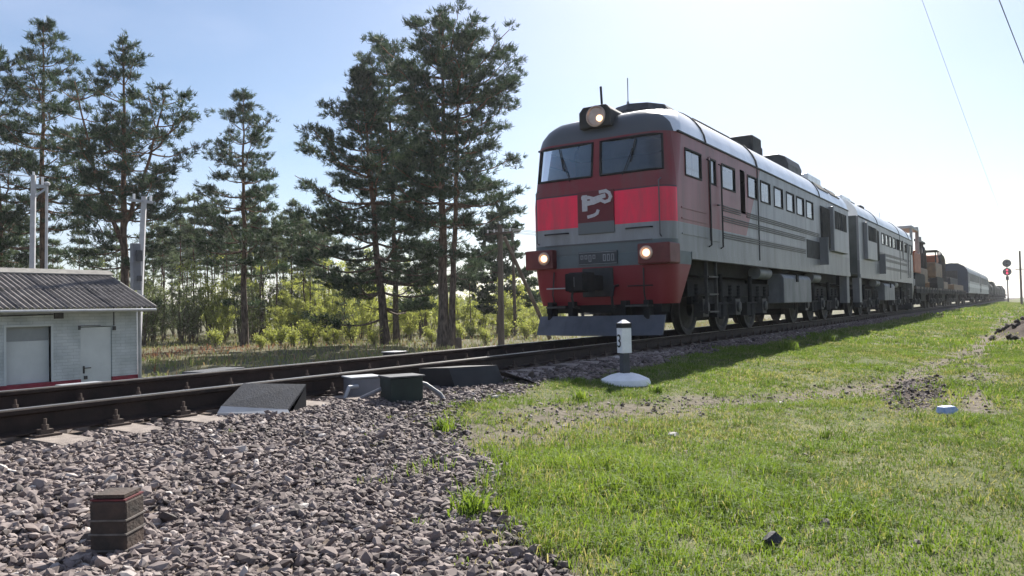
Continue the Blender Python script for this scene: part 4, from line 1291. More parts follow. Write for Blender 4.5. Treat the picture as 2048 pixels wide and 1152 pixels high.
# ------------------------------------------------------------------ posts and wires
M['darkgalv'] = paint('dull_galvanised', (.20, .205, .23), (.13, .135, .15), .6)
def post(name, base, top, r0, r1, mat, label, cat, n=8, group=None):
    base, top = Vector(base), Vector(top)
    root = empty(name, base, 0, label, cat, group)
    MB().tube([(0, 0, 0), (top - base) * .5, top - base], [r0, (r0 + r1) / 2, r1], n).build('shaft', mat, root, smooth=n > 6)
    return root
pa = post('concrete_post', (-2.1, 17.0, -1.45), (-1.98, 17.0, 4.75), .10, .075, M['postc'], 'thicker pale concrete post with a bracket rising behind the hut roof', 'post', 4, 'pale posts behind the hut')
MB().bar((.15, 0, 5.6), (.45, 0, 5.85), .04, .05).b(.1, .5, -.03, .03, 5.86, 5.95).build('bracket', M['galv'], pa)
MB().tube([(.36, 0, 5.95), (.36, 0, 6.18)], .035, 8).tube([(.12, 0, 6.1), (.12, 0, 6.3)], .035, 8).build('insulator', M['white'], pa)
pb = post('thin_post', (-1.70, 17.0, -1.45), (-1.62, 17.0, 4.5), .045, .04, M['postc'], 'thinner pale post beside the bracketed one behind the hut roof', 'post', 8, 'pale posts behind the hut')
MB().lathe([(.05, 5.93), (.09, 5.96), (.09, 6.02), (.03, 6.06)], 10, Matrix.Translation((.08, 0, 0))).build('cap', M['galv'], pb)
pc = post('equipment_post', (-.75, 14.0, -1.45), (-.45, 14.0, 4.0), .11, .085, M['postc'], 'concrete post with a grey equipment box at the right end of the hut', 'post', 4)
MB().b(-.20, .04, -.26, -.10, 2.8, 4.1).build('equipment_box', M['darkgalv'], pc, bevel=.02)
MB().b(-.3, .12, -.3, -.08, 2.6, 2.66).build('shelf', M['galv'], pc)
MB().b(-.13, .02, -.36, -.28, 3.6, 3.9).build('meter', M['darkgrey'], pc)
MB().b(-.1, .0, -.34, -.28, 3.05, 3.2).build('meter', M['darkgrey'], pc)
MB().b(-.1, .55, -.04, .04, 5.28, 5.35).build('cross_arm', M['galv'], pc)
for k in (0, .5): MB().tube([(k, 0, 5.35), (k, 0, 5.5)], .035, 8).build('insulator', M['white'], pc)

def wire(name, a, b_, sag, mat, r, label, group=None, n=20):
    a, b_ = Vector(a), Vector(b_)
    pts = []
    for i in range(n + 1):
        t = i / n
        p = a.lerp(b_, t); p.z -= sag * 4 * t * (1 - t)
        pts.append(p)
    return tag(MB().tube(pts, r, 5).build(name, mat), label, 'wire', group)
wire('overhead_wire', (-16, 18.2, 5.0), (-1.64, 17.0, 4.72), .15, M['wire'], .014, 'pale wire reaching the bracketed post behind the hut')
pw = post('timber_pole', (22.75, 17.8, -1.45), (22.9, 17.8, 5.3), .19, .13, M['wood'], 'thick leaning timber telegraph pole with a raking strut', 'pole', 10)
MB().tube([(.55, 0, 6.1), (2.4, -.2, 3.4), (4.6, -.4, .2)], [.10, .11, .13], 10).build('strut', M['wood'], pw, smooth=True)
MB().b(-.06, .06, -.9, .9, 6.2, 6.32).build('cross_arm', M['wood'], pw)
for k in (-.75, -.3, .3, .75): MB().tube([(0, k, 6.3), (0, k, 6.5)], .045, 8).build('insulator', M['white'], pw)
post('slender_pole', (30.6, 22.0, -1.45), (30.5, 22.0, 5.6), .13, .09, M['wood'], 'thinner timber pole behind the strutted pole', 'pole', 10)
for k, (dy, lab) in enumerate(((-.75, 'nearest'), (-.3, 'second'), (.3, 'third'), (.75, 'farthest'))):
    wire('telegraph_wire', (22.9, 17.8 + dy, 5.02), (62, 9.5 + dy * .6, 6.0), .5, M['wire'], .013, lab + ' of the wires running from the strutted pole towards the train', 'wires from the strutted pole')
for k, (y, z, lab) in enumerate(((-6.0, 6.0, 'thick dark overhead wire crossing the top right corner'), (-5.25, 6.15, 'shorter looking thin wire in the sky left of the corner wire'))):
    wire('power_line', (-14, y + .78 if k == 0 else y + .0, z), (34, -8.6, z + .6) if k == 0 else (118.2, -5.75, 6.9), .35 if k == 0 else .9, M['wiredark'], .009 if k == 0 else .0032, lab, 'power lines top right')
rp_ = post('telegraph_pole', (118.2, -5.75, -.55), (118.2, -5.75, 7.1), .16, .11, M['wood'], 'bare telegraph pole standing at the far right of the verge', 'pole', 10)
MB().b(-.05, .05, -.6, .6, 5.0, 5.1).build('cross_arm', M['wood'], rp_)

sg = empty('railway_signal', (160.0, -3.35, -.4), 0, 'railway signal on a thin mast showing red, far down the line', 'signal')
MB().tube([(0, 0, 0), (0, 0, 7.4)], [.12, .08], 10).build('mast', M['oily'], sg, smooth=True)
for k, z in enumerate((7.35, 5.75)):
    mt = Matrix.Translation((0, 0, z)) @ Matrix.Rotation(-math.pi / 2, 4, 'Y')
    hd_ = MB().lathe([(.72, -.04), (.72, .04), (.3, .06), (.0, .06)], 20, mt).b(-.02, .3, -.2, .2, z - .55, z + .55).build('signal_head', M['darkgrey'], sg)
    for dz in (-.28, .28):
        lit = (k == 1 and dz < 0) or (k == 1)
        mt2 = Matrix.Translation((-.06, 0, z + dz)) @ Matrix.Rotation(-math.pi / 2, 4, 'Y')
        MB().lathe([(.15, 0), (.14, .04), (.0, .06)], 14, mt2).build('lens', glow('signal_red', (1, .05, .10), 1.6) if lit else M['black'], hd_)
MB().b(-.2, .2, -.25, .25, 4.2, 4.9).build('relay_box', M['oily'], sg)

# ------------------------------------------------------------------ trackside boxes, marker, small things
gz = lambda x, y: float(ground_z(x, y))
M['lidblack'] = paint('worn_black_plate', (.045, .047, .055), (.025, .026, .03), .6, scale=9, bump=.2)
ca = empty('detector_cover', (-8.68, -1.25, -.21), 0, 'black slanted metal cover plate beside the near rail', 'cover plate')
q = [(-.30, -.42, .02), (.10, -.42, .02), (.34, .30, .20), (-.10, .30, .20)]
ca.scale = (1, .7, 1)
# slanted lid falling towards the viewer, boxed in at its right end
lid = MB().add([(-.24, .32, .07), (.06, -.36, .03), (.36, -.20, .21), (.06, .46, .23), (-.24, .32, .05), (.06, -.36, .01), (.36, -.20, .19), (.06, .46, .21)],
               [(0, 1, 2, 3), (7, 6, 5, 4), (0, 4, 5, 1), (1, 5, 6, 2), (2, 6, 7, 3), (3, 7, 4, 0)]).build('lid', M['lidblack'], ca)
MB().add([(.36, -.20, .19), (.10, -.34, -.02), (.36, -.20, -.05), (.06, .46, .21), (.06, .46, -.05)], [(0, 1, 2), (0, 2, 4, 3)]).build('side_cheek', M['blackpaint'], ca)
MB().add([(-.30, .28, .02), (.04, -.44, .0), (.06, -.36, .03), (-.24, .32, .07), (-.30, .28, .0), (.04, -.44, -.02), (.06, -.36, .01), (-.24, .32, .05)],
         [(0, 1, 2, 3), (7, 6, 5, 4), (0, 4, 5, 1), (1, 5, 6, 2), (2, 6, 7, 3), (3, 7, 4, 0)]).build('front_lip', M['galv'], ca)

def track_box(name, x, y, w, d, h, rz, mat, lid_mat, label):
    r = empty(name, (x, y, gz(x, y)), rz, label, 'track box')
    MB().b(-w / 2, w / 2, -d / 2, d / 2, -.06, h).build('body', mat, r, bevel=.012)
    MB().b(-w / 2 - .015, w / 2 + .015, -d / 2 - .015, d / 2 + .015, h + .001, h + .018).build('lid', lid_mat, r, bevel=.006)
    return r
bb = track_box('track_box', -7.32, -1.08, .30, .25, .19, -.45, M['darkgalv'], M['galv'], 'grey track connection box with a cable loop beside the near rail')
MB().tube([(-.1, -.16, .12), (-.2, -.2, .12), (-.25, -.22, .02), (-.18, -.24, -.03), (-.02, -.26, -.03)], .022, 8).build('cable', M['galv'], bb, smooth=True)
M['boxgreen'] = paint('dark_green_box', (.022, .035, .030), (.014, .02, .018), .6, scale=6)
bc = track_box('track_box', -7.42, -1.70, .33, .27, .23, -.45, M['boxgreen'], M['darkgrey'], 'dark green track box with a pale conduit, nearer than the grey one')
MB().tube([(.16, .05, .17), (.26, .02, .14), (.38, -.05, .04), (.42, -.08, -.04)], .022, 8).build('conduit', M['darkgalv'], bc, smooth=True)
MB().tube([(-.16, .1, .12), (-.3, .22, .04), (-.36, .3, -.02)], .02, 8).build('conduit', M['darkgalv'], bc, smooth=True)
cb = empty('detector_cover', (-6.0, -1.32, -.24), 0, 'large black plate cover with a tapering end, right of the green box', 'cover plate')
MB().add([(-.42, -.28, -.05), (.30, -.42, -.05), (.30, -.30, .22), (-.42, -.16, .24), (-.36, .3, -.05), (.36, .2, -.05), (.36, .2, .2), (-.36, .3, .22)],
         [(0, 1, 2, 3), (5, 4, 7, 6), (3, 2, 6, 7), (1, 5, 6, 2), (0, 3, 7, 4)]).build('plate', M['blackpaint'], cb)
MB().add([(.32, -.40, .14), (.62, -.62, .0), (.70, -.36, .0), (.36, -.1, .14), (.62, -.62, -.03), (.70, -.36, -.03)], [(0, 1, 2, 3), (1, 4, 5, 2)]).build('end_wedge', M['darkgrey'], cb)

def flat_plate(name, x, y, z, w, d, h, rz, mat, label, cat):
    r = MB().b(-w / 2, w / 2, -d / 2, d / 2, 0, h).build(name, mat, None, bevel=.008, loc=(x, y, z), rot=(0, 0, rz))
    return tag(r, label, cat)
r_ = empty('cable_box', (-6.95, 4.9, -.62), 0, 'dark cable box with a bright lid behind the far rail in front of the hut', 'track box')
MB().b(-.28, .28, -.2, .2, -.1, .26).build('body', M['blackpaint'], r_, bevel=.01); MB().b(-.3, .3, -.22, .22, .262, .285).build('lid', M['galv'], r_, bevel=.005)
flat_plate('cover_slab', -5.75, 3.5, -.34, .9, .4, .15, .25, M['darkgrey'], 'low dark slab lying just beyond the far rail right of the hut', 'slab')
r_ = empty('cable_box', (-1.5, 3.75, -.36), 0, 'small dark box with pale lid beyond the far rail below the pines', 'track box')
MB().b(-.17, .17, -.15, .15, -.1, .17).build('body', M['blackpaint'], r_, bevel=.01); MB().b(-.19, .19, -.17, .17, .172, .19).build('lid', M['galv'], r_, bevel=.005)

# kilometre marker
mk_ = empty('distance_marker', (-4.32, -2.56, gz(-4.32, -2.56)), -.62, 'white marker post numbered 3 on a round white base beside the track', 'marker post')
MB().lathe([(.30, -.06), (.31, .0), (.29, .045), (.18, .095), (.10, .115), (.0, .12)], 28).build('base', M['white'], mk_, smooth=True)
MB().b(-.047, .047, -.047, .047, .10, .40).build('shaft', M['darkgrey'], mk_, bevel=.008)
hd_ = MB().b(-.066, .066, -.066, .066, .36, .665).build('number_block', M['white'], mk_, bevel=.006)
MB().b(-.068, .068, -.068, .068, .667, .725).build('black_band', M['blackpaint'], mk_)
MB().add([(-.06, -.06, .726), (.06, -.06, .726), (.06, .06, .726), (-.06, .06, .726), (-.02, 0, .765), (.02, 0, .765)], [(0, 1, 5, 4), (1, 2, 5), (2, 3, 4, 5), (3, 0, 4)]).build('cap', M['white'], mk_)
fc = bpy.data.curves.new('digit', 'FONT'); fc.body = '3'; fc.size = .23; fc.extrude = .002; fc.align_x = 'CENTER'
fo = bpy.data.objects.new('digit_tmp', fc); COL.objects.link(fo)
dg = bpy.context.evaluated_depsgraph_get()
dme = bpy.data.meshes.new_from_object(fo.evaluated_get(dg))
bpy.data.objects.remove(fo)
dme.name = 'digit'; dme.materials.clear(); dme.materials.append(M['blackpaint'])
link_mesh('digit', dme, hd_, (-.0685, .005, .43), (math.pi / 2, 0, -math.pi / 2))

# squat banded stub in the gravel, made up after a compression ghost
M['stubred'] = paint('stub_red', (.16, .03, .035), (.07, .03, .03), .8, scale=12)
M['stubband'] = paint('stub_band', (.20, .175, .16), (.08, .07, .06), .8, scale=14)
M['stub'] = paint('brown_stub', (.085, .055, .042), (.03, .027, .024), .8, scale=7, bump=.3)
sb = empty('ghost_stub', (-11.12, -3.32, gz(-11.12, -3.32)), .55, 'short brown stub with pale bands, made up after a compression ghost in the foreground gravel', 'post')
MB().b(-.08, .08, -.08, .08, -.06, .235).build('stub_body', M['stub'], sb, bevel=.01)
for z in (.02, .09, .15): MB().b(-.084, .084, -.084, .084, z, z + .007).build('pale_band', M['stubband'], sb)
MB().b(-.078, .078, -.078, .078, .236, .243).build('red_band', M['stubred'], sb)
MB().b(-.07, .07, -.07, .07, .247, .262).build('cap', M['stub'], sb)

def rock(name, x, y, s, mat, label, cat, seed, sq=(1, .8, .7), sink=.25):
    rg = np.random.default_rng(seed)
    P = (ICO * rg.uniform(.7, 1.15, (12, 1)) + rg.normal(0, .12, (12, 3))) * np.array(sq) * s
    import bmesh
    me = mesh_np(name, P, hull_faces(P), mat)
    o_ = link_mesh(name, me, None, (x, y, gz(x, y) + s * sq[2] * (1 - sink) - .0))
    return tag(o_, label, cat)
M['darkstone'] = paint('dark_stone', (.045, .045, .05), (.025, .025, .028), .8, scale=8, bump=.4)
M['palestone'] = paint('pale_stone', (.5, .48, .45), (.34, .32, .3), .9, scale=8, bump=.4)
rock('dark_stone', -9.42, -5.70, .062, M['darkstone'], 'dark rounded stone lying in the foreground grass', 'stone', 3)
rock('pale_stone', -7.13, -4.30, .055, M['palestone'], 'flat pale stone on the bare strip of the verge', 'stone', 4, (1.2, .8, .4))
for k in range(30):
    x = 13.3 + RNG.normal(0, 1.6); y = -6.5 + RNG.normal(0, .36)
    rock('soil_clod', x, y, RNG.uniform(.05, .14), M['darksoil'] if 'darksoil' in M else M.setdefault('darksoil', paint('dark_soil', (.085, .065, .052), (.04, .032, .027), .95, scale=6, bump=.6)), 'dark clod of earth on the soil heap by the right edge', 'earth clod', 100 + k)['group'] = 'clods on the soil heap'
for k in range(44):
    x = RNG.uniform(-4.2, -.4); y = -5.42 + .05 * x + RNG.normal(0, .2)
    rock('soil_clod', x, y, RNG.uniform(.012, .042), M['darksoil'], 'dark lump of soil in the bare patch of the verge', 'earth clod', 200 + k)['group'] = 'lumps in the bare soil patch'
# crumpled plastic litter
M['bluefilm'] = paint('blue_film', (.16, .28, .62), (.5, .55, .66), .35, scale=26)
P = RNG.normal(0, 1, (26, 3)); P /= np.linalg.norm(P, axis=1)[:, None]
P *= RNG.uniform(.6, 1.15, (26, 1)) * np.array([.075, .11, .055])
lt_ = link_mesh('plastic_litter', mesh_np('plastic_litter', P, hull_faces(P), M['bluefilm']), None, (-4.35, -6.01, gz(-4.35, -6.01) + .045))
tag(lt_, 'crumpled blue and white plastic litter lying on the verge', 'litter')
# stump by the pines
tag(MB().lathe([(.2, 0), (.17, .2), (.16, .62), (.1, .66), (.0, .64)], 10).build('tree_stump', M['wood'], None, smooth=True, loc=spot(915, 39.5)), 'short dark stump right of the double pine', 'stump')

# ------------------------------------------------------------------ trees
def bark_mat():
    m, nt, out = new_mat('pine_bark')
    N, L = nt.nodes, nt.links
    tc = N.new('ShaderNodeTexCoord'); sp = N.new('ShaderNodeSeparateXYZ'); L.new(tc.outputs['Object'], sp.inputs['Vector'])
    mr = N.new('ShaderNodeMapRange'); mr.inputs['From Min'].default_value = 3; mr.inputs['From Max'].default_value = 10
    L.new(sp.outputs['Z'], mr.inputs['Value'])
    mp = N.new('ShaderNodeMapping'); mp.inputs['Scale'].default_value = (1, 1, .3); L.new(tc.outputs['Object'], mp.inputs['Vector'])
    nz = N.new('ShaderNodeTexNoise'); nz.inputs['Scale'].default_value = 9; nz.inputs['Detail'].default_value = 7; L.new(mp.outputs['Vector'], nz.inputs['Vector'])
    a = ramp_node(nt, [(.35, (.045, .034, .030)), (.65, (.15, .115, .095))]); L.new(nz.outputs['Fac'], a.inputs['Fac'])
    b_ = ramp_node(nt, [(.35, (.09, .05, .033)), (.65, (.25, .135, .078))]); L.new(nz.outputs['Fac'], b_.inputs['Fac'])
    mx = N.new('ShaderNodeMix'); mx.data_type = 'RGBA'
    L.new(mr.outputs['Result'], mx.inputs['Factor']); L.new(a.outputs['Color'], mx.inputs['A']); L.new(b_.outputs['Color'], mx.inputs['B'])
    bs = N.new('ShaderNodeBsdfPrincipled'); bs.inputs['Roughness'].default_value = .95; bs.inputs['Specular IOR Level'].default_value = .15
    L.new(mx.outputs['Result'], bs.inputs['Base Color'])
    bp = N.new('ShaderNodeBump'); bp.inputs['Strength'].default_value = .8; bp.inputs['Distance'].default_value = .04
    L.new(nz.outputs['Fac'], bp.inputs['Height']); L.new(bp.outputs['Normal'], bs.inputs['Normal'])
    L.new(bs.outputs['BSDF'], out.inputs['Surface'])
    return m
M['bark'] = bark_mat()
M['needles'] = tint_mat('pine_needles', [(0, (.020, .034, .020)), (.5, (.042, .070, .036)), (1, (.10, .145, .065))], rough=.6, trans=.34, spec=.3)
M['needlesfar'] = tint_mat('hazy_pine_needles', [(0, (.045, .062, .035)), (.5, (.095, .125, .065)), (1, (.17, .205, .105))], rough=.6, trans=.45, spec=.2)  # paler than the near needles: distance haze mixed into the colour
M['leaves'] = tint_mat('young_leaves', [(0, (.17, .20, .06)), (.5, (.27, .31, .10)), (1, (.40, .42, .16))], rough=.5, trans=.6, spec=.3, transcol=(1.3, 1.25, .8))
M['leavesdk'] = tint_mat('grey_green_leaves', [(0, (.09, .11, .05)), (.5, (.16, .19, .08)), (1, (.24, .27, .12))], rough=.6, trans=.5, spec=.2)

def tufts(C, A, rng, n=11, l0=.14, l1=.28, w=.038, spread=.6):
    """spiky needle tufts at centres C pointing along A"""
    m = len(C)
    C = np.repeat(C, n, 0); A = np.repeat(A, n, 0)
    d = A + rng.normal(0, spread, (m * n, 3)); d[:, 2] += .15
    d /= np.linalg.norm(d, axis=1)[:, None] + 1e-9
    s = np.cross(d, rng.normal(0, 1, (m * n, 3))); s /= np.linalg.norm(s, axis=1)[:, None] + 1e-9
    ln = rng.uniform(l0, l1, (m * n, 1))
    b0 = C + rng.normal(0, .05, (m * n, 3))
    V = np.stack([b0 - s * w, b0 + s * w, b0 + d * ln + s * w * .35, b0 + d * ln - s * w * .35], 1).reshape(-1, 3)
    F = np.arange(m * n * 4).reshape(-1, 4)
    t = np.repeat(np.repeat(np.clip(rng.normal(.5, .22, m), 0, 1), n), 4)
    return V, F, t

def pine_meshes(axes, seed, crown0, R, step=.85, nb=5, prof=None, dens=1.0, nsub=8, dead=True, tw=.020, tn=15, tl=(.15, .32)):
    """axes: list of (points, r0, r1, t_start); returns trunk and crown meshes in local coordinates"""
    rng = np.random.default_rng(seed)
    mb = MB()
    TC, TA = [], []
    H = max(a[0][-1][2] for a in axes)
    prof = prof or [(0, .75), (.2, 1.0), (.5, .85), (.8, .5), (1, .12)]
    for pts, r0, r1, t0 in axes:
        P = np.array(pts, float)
        # finer, slightly wavering stem
        n = 14
        s = np.linspace(0, 1, n)
        q = np.stack([np.interp(s, np.linspace(0, 1, len(P)), P[:, k]) for k in range(3)], -1)
        q[1:-1, :2] += rng.normal(0, .035, (n - 2, 2))
        rad = r0 + (r1 - r0) * s ** .85
        if q[0][2] < .1: rad[0] *= 1.25
        mb.tube(q, list(rad), 9)
        L = np.linalg.norm(q[-1] - q[0])
        z = q[0][2] + (q[-1][2] - q[0][2]) * t0
        while z < q[-1][2] - .1:
            tz = (z - crown0 * H) / (H - crown0 * H)
            if tz < -.25: z += step; continue
            wid = R * np.interp(tz, [p[0] for p in prof], [p[1] for p in prof])
            wid = wid * rng.uniform(.72, 1.12)
            k = nb + rng.integers(-1, 2)
            a0 = rng.uniform(0, 2 * np.pi)
            f = (z - q[0][2]) / (q[-1][2] - q[0][2])
            o = np.array([np.interp(f, s, q[:, 0]), np.interp(f, s, q[:, 1]), z])
            for b_ in range(max(1, k)):
                az = a0 + b_ * 2 * np.pi / max(1, k) + rng.normal(0, .35)
                ln = wid * rng.uniform(.45, 1.15)
                if rng.random() < .10: ln *= 1.3
                bare = tz < 0 and rng.random() < .75
                if bare:
                    if not dead: continue
                    ln *= .45
                el = np.interp(tz, [-.2, .2, .7, 1], [-.15, .05, .36, .95]) + rng.normal(0, .09)
                d = np.array([math.cos(az) * math.cos(el), math.sin(az) * math.cos(el), math.sin(el)])
                m = 5
                bp = []
                for j in range(m + 1):
                    u = j / m
                    p = o + d * ln * u
                    p[2] += ln * (.16 * u * u - .10 * math.sin(u * math.pi))
                    p[:2] += rng.normal(0, .04 * ln * u, 2)
                    bp.append(p)
                br = max(.010, .017 * ln * (1 if not bare else .7))
                mb.tube(bp, [br * (1 - .8 * j / m) + .006 for j in range(m + 1)], 5, False)
                if bare: continue
                bp = np.array(bp)
                perp = np.array([-math.sin(az), math.cos(az), 0])
                cnt = max(3, int(nsub * dens * (.4 + .5 * ln / max(R, .1)) + rng.integers(0, 2)))
                for j in range(cnt):
                    u = rng.uniform(.30, 1.0) ** .8
                    c = np.array([np.interp(u, np.linspace(0, 1, m + 1), bp[:, x]) for x in range(3)])
                    sd = rng.choice((-1, 1))
                    tl_ = ln * rng.uniform(.12, .34) * (1.25 - u * .6) + .15
                    tdir = d * rng.uniform(.35, .9) + perp * sd * rng.uniform(.3, 1.0)
                    tdir[2] += rng.uniform(-.05, .35)
                    tdir /= np.linalg.norm(tdir)
                    e = c + tdir * tl_
                    mb.tube([c, e], [.010, .005], 3, False)
                    nt_ = max(3, int((3 + 7 * tl_) * dens))
                    pr = min(.42, .18 + .3 * tl_)
                    for v in range(nt_):
                        off = rng.normal(0, 1, 3) * np.array([pr, pr, pr * .3]) * .66
                        TC.append(e - tdir * tl_ * rng.uniform(0, .45) + off)
                        TA.append(tdir * .5 + off / pr * .5 + np.array([0, 0, .35]))
            z += step * rng.uniform(.7, 1.3)
        TC.append(q[-1]); TA.append(np.array([0, 0, 1.0]))
    V, F, t = tufts(np.array(TC), np.array(TA), rng, n=tn, w=tw, l0=tl[0], l1=tl[1])
    return mb, (V, F, t), len(TC)

def pine(base, axes, seed, label, crown0, R, name='pine_tree', group=None, **k):
    root = empty(name, base, 0, label, 'tree', group)
    mb, (V, F, t), n = pine_meshes(axes, seed, crown0, R, **k)
    mb.build('trunk', M['bark'], root, smooth=True)
    link_mesh('crown', mesh_np('crown', V, F, M['needles'], t), root)
    return root

def stem(lean, H, bend=0.0, off=(0, 0)):
    return [(off[0], off[1], -.1), (off[0] + lean[0] * .5 + bend, off[1] + lean[1] * .5, H * .5), (off[0] + lean[0], off[1] + lean[1], H)]
RX, RY = RT.x, RT.y           # picture-right on the ground: leans are given along it
def ln_(a): return (RX * a, RY * a)

TG = 'tall pines across the track'
B = spot(2, 46); pine(B, [(stem(ln_(-.3), 18.4), .26, .03, .1)], 11, 'tall pine cut off by the left edge of the picture', .28, 4.0, group=TG, dens=.85)
B = spot(84, 46); pine(B, [(stem(ln_(.2), 19.4), .27, .03, .1)], 12, 'tallest slender pine on the left with a pointed top', .34, 3.7, group=TG, dens=.85,
                       prof=[(0, .9), (.3, 1.0), (.6, .75), (.8, .5), (1, .1)])
B = spot(247, 43)
f0 = (0.0, 0.0, 6.0)
pine(B, [(stem(ln_(.1), 17.2), .30, .03, .12), ([(0, 0, 6.0), (RX * -1.4, RY * -1.4, 9.5), (RX * -2.6, RY * -2.6, 15.2)], .15, .03, .15),
         ([(0, 0, 6.8), (RX * 1.3, RY * 1.3, 10), (RX * 2.4, RY * 2.4, 14.2)], .15, .03, .15)], 13, 'broad forked pine behind the right end of the hut', .26, 3.4, group=TG, step=.95, nb=4, dens=.85)
B = spot(487, 49); pine(B, [(stem(ln_(.15), 15.8), .24, .025, .12)], 14, 'single conical pine standing apart between the two groups', .30, 3.2, group=TG, dens=.85,
                        prof=[(0, .85), (.25, 1.0), (.5, .85), (.75, .55), (1, .08)])
B = spot(770, 46.5); pine(B, [(stem(ln_(-1.2), 16.2, 0), .30, .03, .1)], 15, 'leftmost dense pine of the right group, trunk leaning left', .16, 5.0, group=TG, dens=1.15, nb=6, step=.8,
                          prof=[(0, .95), (.25, 1.0), (.5, .72), (.75, .45), (1, .10)])
B = spot(792, 50); pine(B, [(stem(ln_(-.2), 18.8), .22, .03, .2)], 16, 'thinner pine between the leaning pine and the double pine', .46, 3.2, group=TG, dens=.9,
                        prof=[(0, .7), (.3, .8), (.6, 1.0), (.85, .6), (1, .15)])
B = spot(884, 43.5)
pine(B, [(stem(ln_(.35), 18.0), .34, .04, .15), (stem(ln_(.75), 16.8, .1, ln_(.45)), .22, .035, .2)], 17, 'tallest dark pine with two close trunks at the centre', .36, 3.7, group=TG, dens=1.05, nb=5, step=.9,
     prof=[(0, .8), (.12, 1.0), (.3, .75), (.5, .9), (.75, 1.0), (.9, .55), (1, .15)])
B = spot(995, 60); pine(B, [(stem(ln_(.1), 9.8), .17, .03, .1)], 18, 'small bushy pine beside the strutted pole', .10, 3.2, group=TG, dens=1.2, tw=.045)

# thinner pines of the wood behind: a few kinds, each standing tree its own object
kinds = []
for k, (H, c0, R, sd) in enumerate(((11.5, .64, 1.25, 31), (10.6, .66, 1.15, 32), (12.3, .66, 1.3, 33), (9.0, .12, 2.3, 34), (7.5, .08, 2.1, 35), (11.0, .66, 1.15, 36))):
    mb, (V, F, t), n = pine_meshes([(stem((random.uniform(-.3, .3), random.uniform(-.3, .3)), H), .10, .02, .05)], sd, c0, R, step=.8, nb=4, nsub=5, dens=.52, dead=k not in (3, 4), tw=.032, tn=11, tl=(.2, .38))
    kinds.append((mb.mesh('trunk', M['bark'], True), mesh_np('crown', V, F, M['needlesfar'], t)))
def wood_pine(kind, p, s, rz, label, group):
    r = empty('wood_pine', p, rz, label, 'tree', group)
    r.scale = (s, s, s)
    link_mesh('trunk', kinds[kind][0], r); link_mesh('crown', kinds[kind][1], r)
rr = random.Random(44)
def where(px):
    for lim, t in ((300, 'behind the hut'), (400, 'just right of the hut'), (465, 'left of the conical pine'), (515, 'behind the conical pine'), (600, 'right of the conical pine'), (750, 'left of the leaning pine'), (850, 'behind the leaning pine'), (930, 'behind the double trunked pine'), (1010, 'beside the strutted pole'), (9999, 'between the strut and the locomotive')):
        if px < lim: return t
for px in np.linspace(305, 660, 52):
    wood_pine(rr.choice((0, 1, 2, 5, 0, 5)), spot(px + rr.uniform(-6, 6), rr.uniform(62, 100)), rr.uniform(.85, 1.08), rr.uniform(0, 6.28), 'thin straight pine of the wood ' + where(px), 'thin pines of the wood')
for px in np.linspace(-60, 300, 17):
    wood_pine(rr.choice((3, 4, 3, 0, 2)), spot(px + rr.uniform(-10, 10), rr.uniform(54, 76)), rr.uniform(.6, .95), rr.uniform(0, 6.28), 'bushy dark pine of the wood behind the hut', 'bushy pines behind the hut')
for px in (345, 366):
    wood_pine(rr.choice((3, 4)), spot(px + rr.uniform(-8, 8), rr.uniform(64, 84)), rr.uniform(.75, 1.0), rr.uniform(0, 6.28), 'low bushy pine among the thin trunks of the wood', 'low pines among the thin trunks')
for px in (618, 636, 655, 690, 712, 812, 820, 838, 940):
    wood_pine(rr.choice((1, 5, 4)), spot(px, rr.uniform(56, 74)), rr.uniform(.5, .72), rr.uniform(0, 6.28), 'small slender pine in the green thicket ' + where(px), 'small pines in the thicket')

# leafy shrubs and saplings
def shrub_meshes(seed, H, R, leaves, ls, upright=1.0):
    rng = np.random.default_rng(seed)
    mb = MB(); C = []
    for k in range(rng.integers(7, 11)):
        az = rng.uniform(0, 2 * np.pi); sp_ = rng.uniform(.15, 1.0) * R
        h = H * rng.uniform(.55, 1.0)
        e = np.array([math.cos(az) * sp_, math.sin(az) * sp_, h])
        mid = e * np.array([.4, .4, .55])
        mb.tube([(rng.normal(0, .08), rng.normal(0, .08), -.1), mid, e], [.03, .02, .006], 4, False)
        for j in range(7):
            u = rng.uniform(.25, 1.0)
            c = (mid * (u / .55) if u < .55 else mid + (e - mid) * ((u - .55) / .45))
            tdir = rng.normal(0, 1, 3); tdir[2] = abs(tdir[2]) * .9; tdir /= np.linalg.norm(tdir)
            tip = c + tdir * rng.uniform(.25, .7) * R * .55
            mb.tube([c, tip], [.009, .004], 3, False)
            for v in np.linspace(.2, 1.05, 6): C.append((c + (tip - c) * v, .5 + .5 * u))
    idx = rng.integers(0, len(C), leaves)
    P = np.array([C[i][0] for i in idx]) + rng.normal(0, .10, (leaves, 3))
    n1 = rng.normal(0, 1, (leaves, 3)); n1 /= np.linalg.norm(n1, axis=1)[:, None]
    n2 = np.cross(n1, rng.normal(0, 1, (leaves, 3))); n2 /= np.linalg.norm(n2, axis=1)[:, None]
    s = rng.uniform(.6, 1.2, (leaves, 1)) * ls
    V = np.stack([P - n1 * s, P + n2 * s * .55, P + n1 * s, P - n2 * s * .55], 1).reshape(-1, 3)
    base_t = rng.normal(.5, .2, len(C))
    t = np.repeat(np.clip(base_t[idx] + rng.normal(0, .1, leaves), 0, 1), 4)
    return mb, V, np.arange(leaves * 4).reshape(-1, 4), t
skinds = []
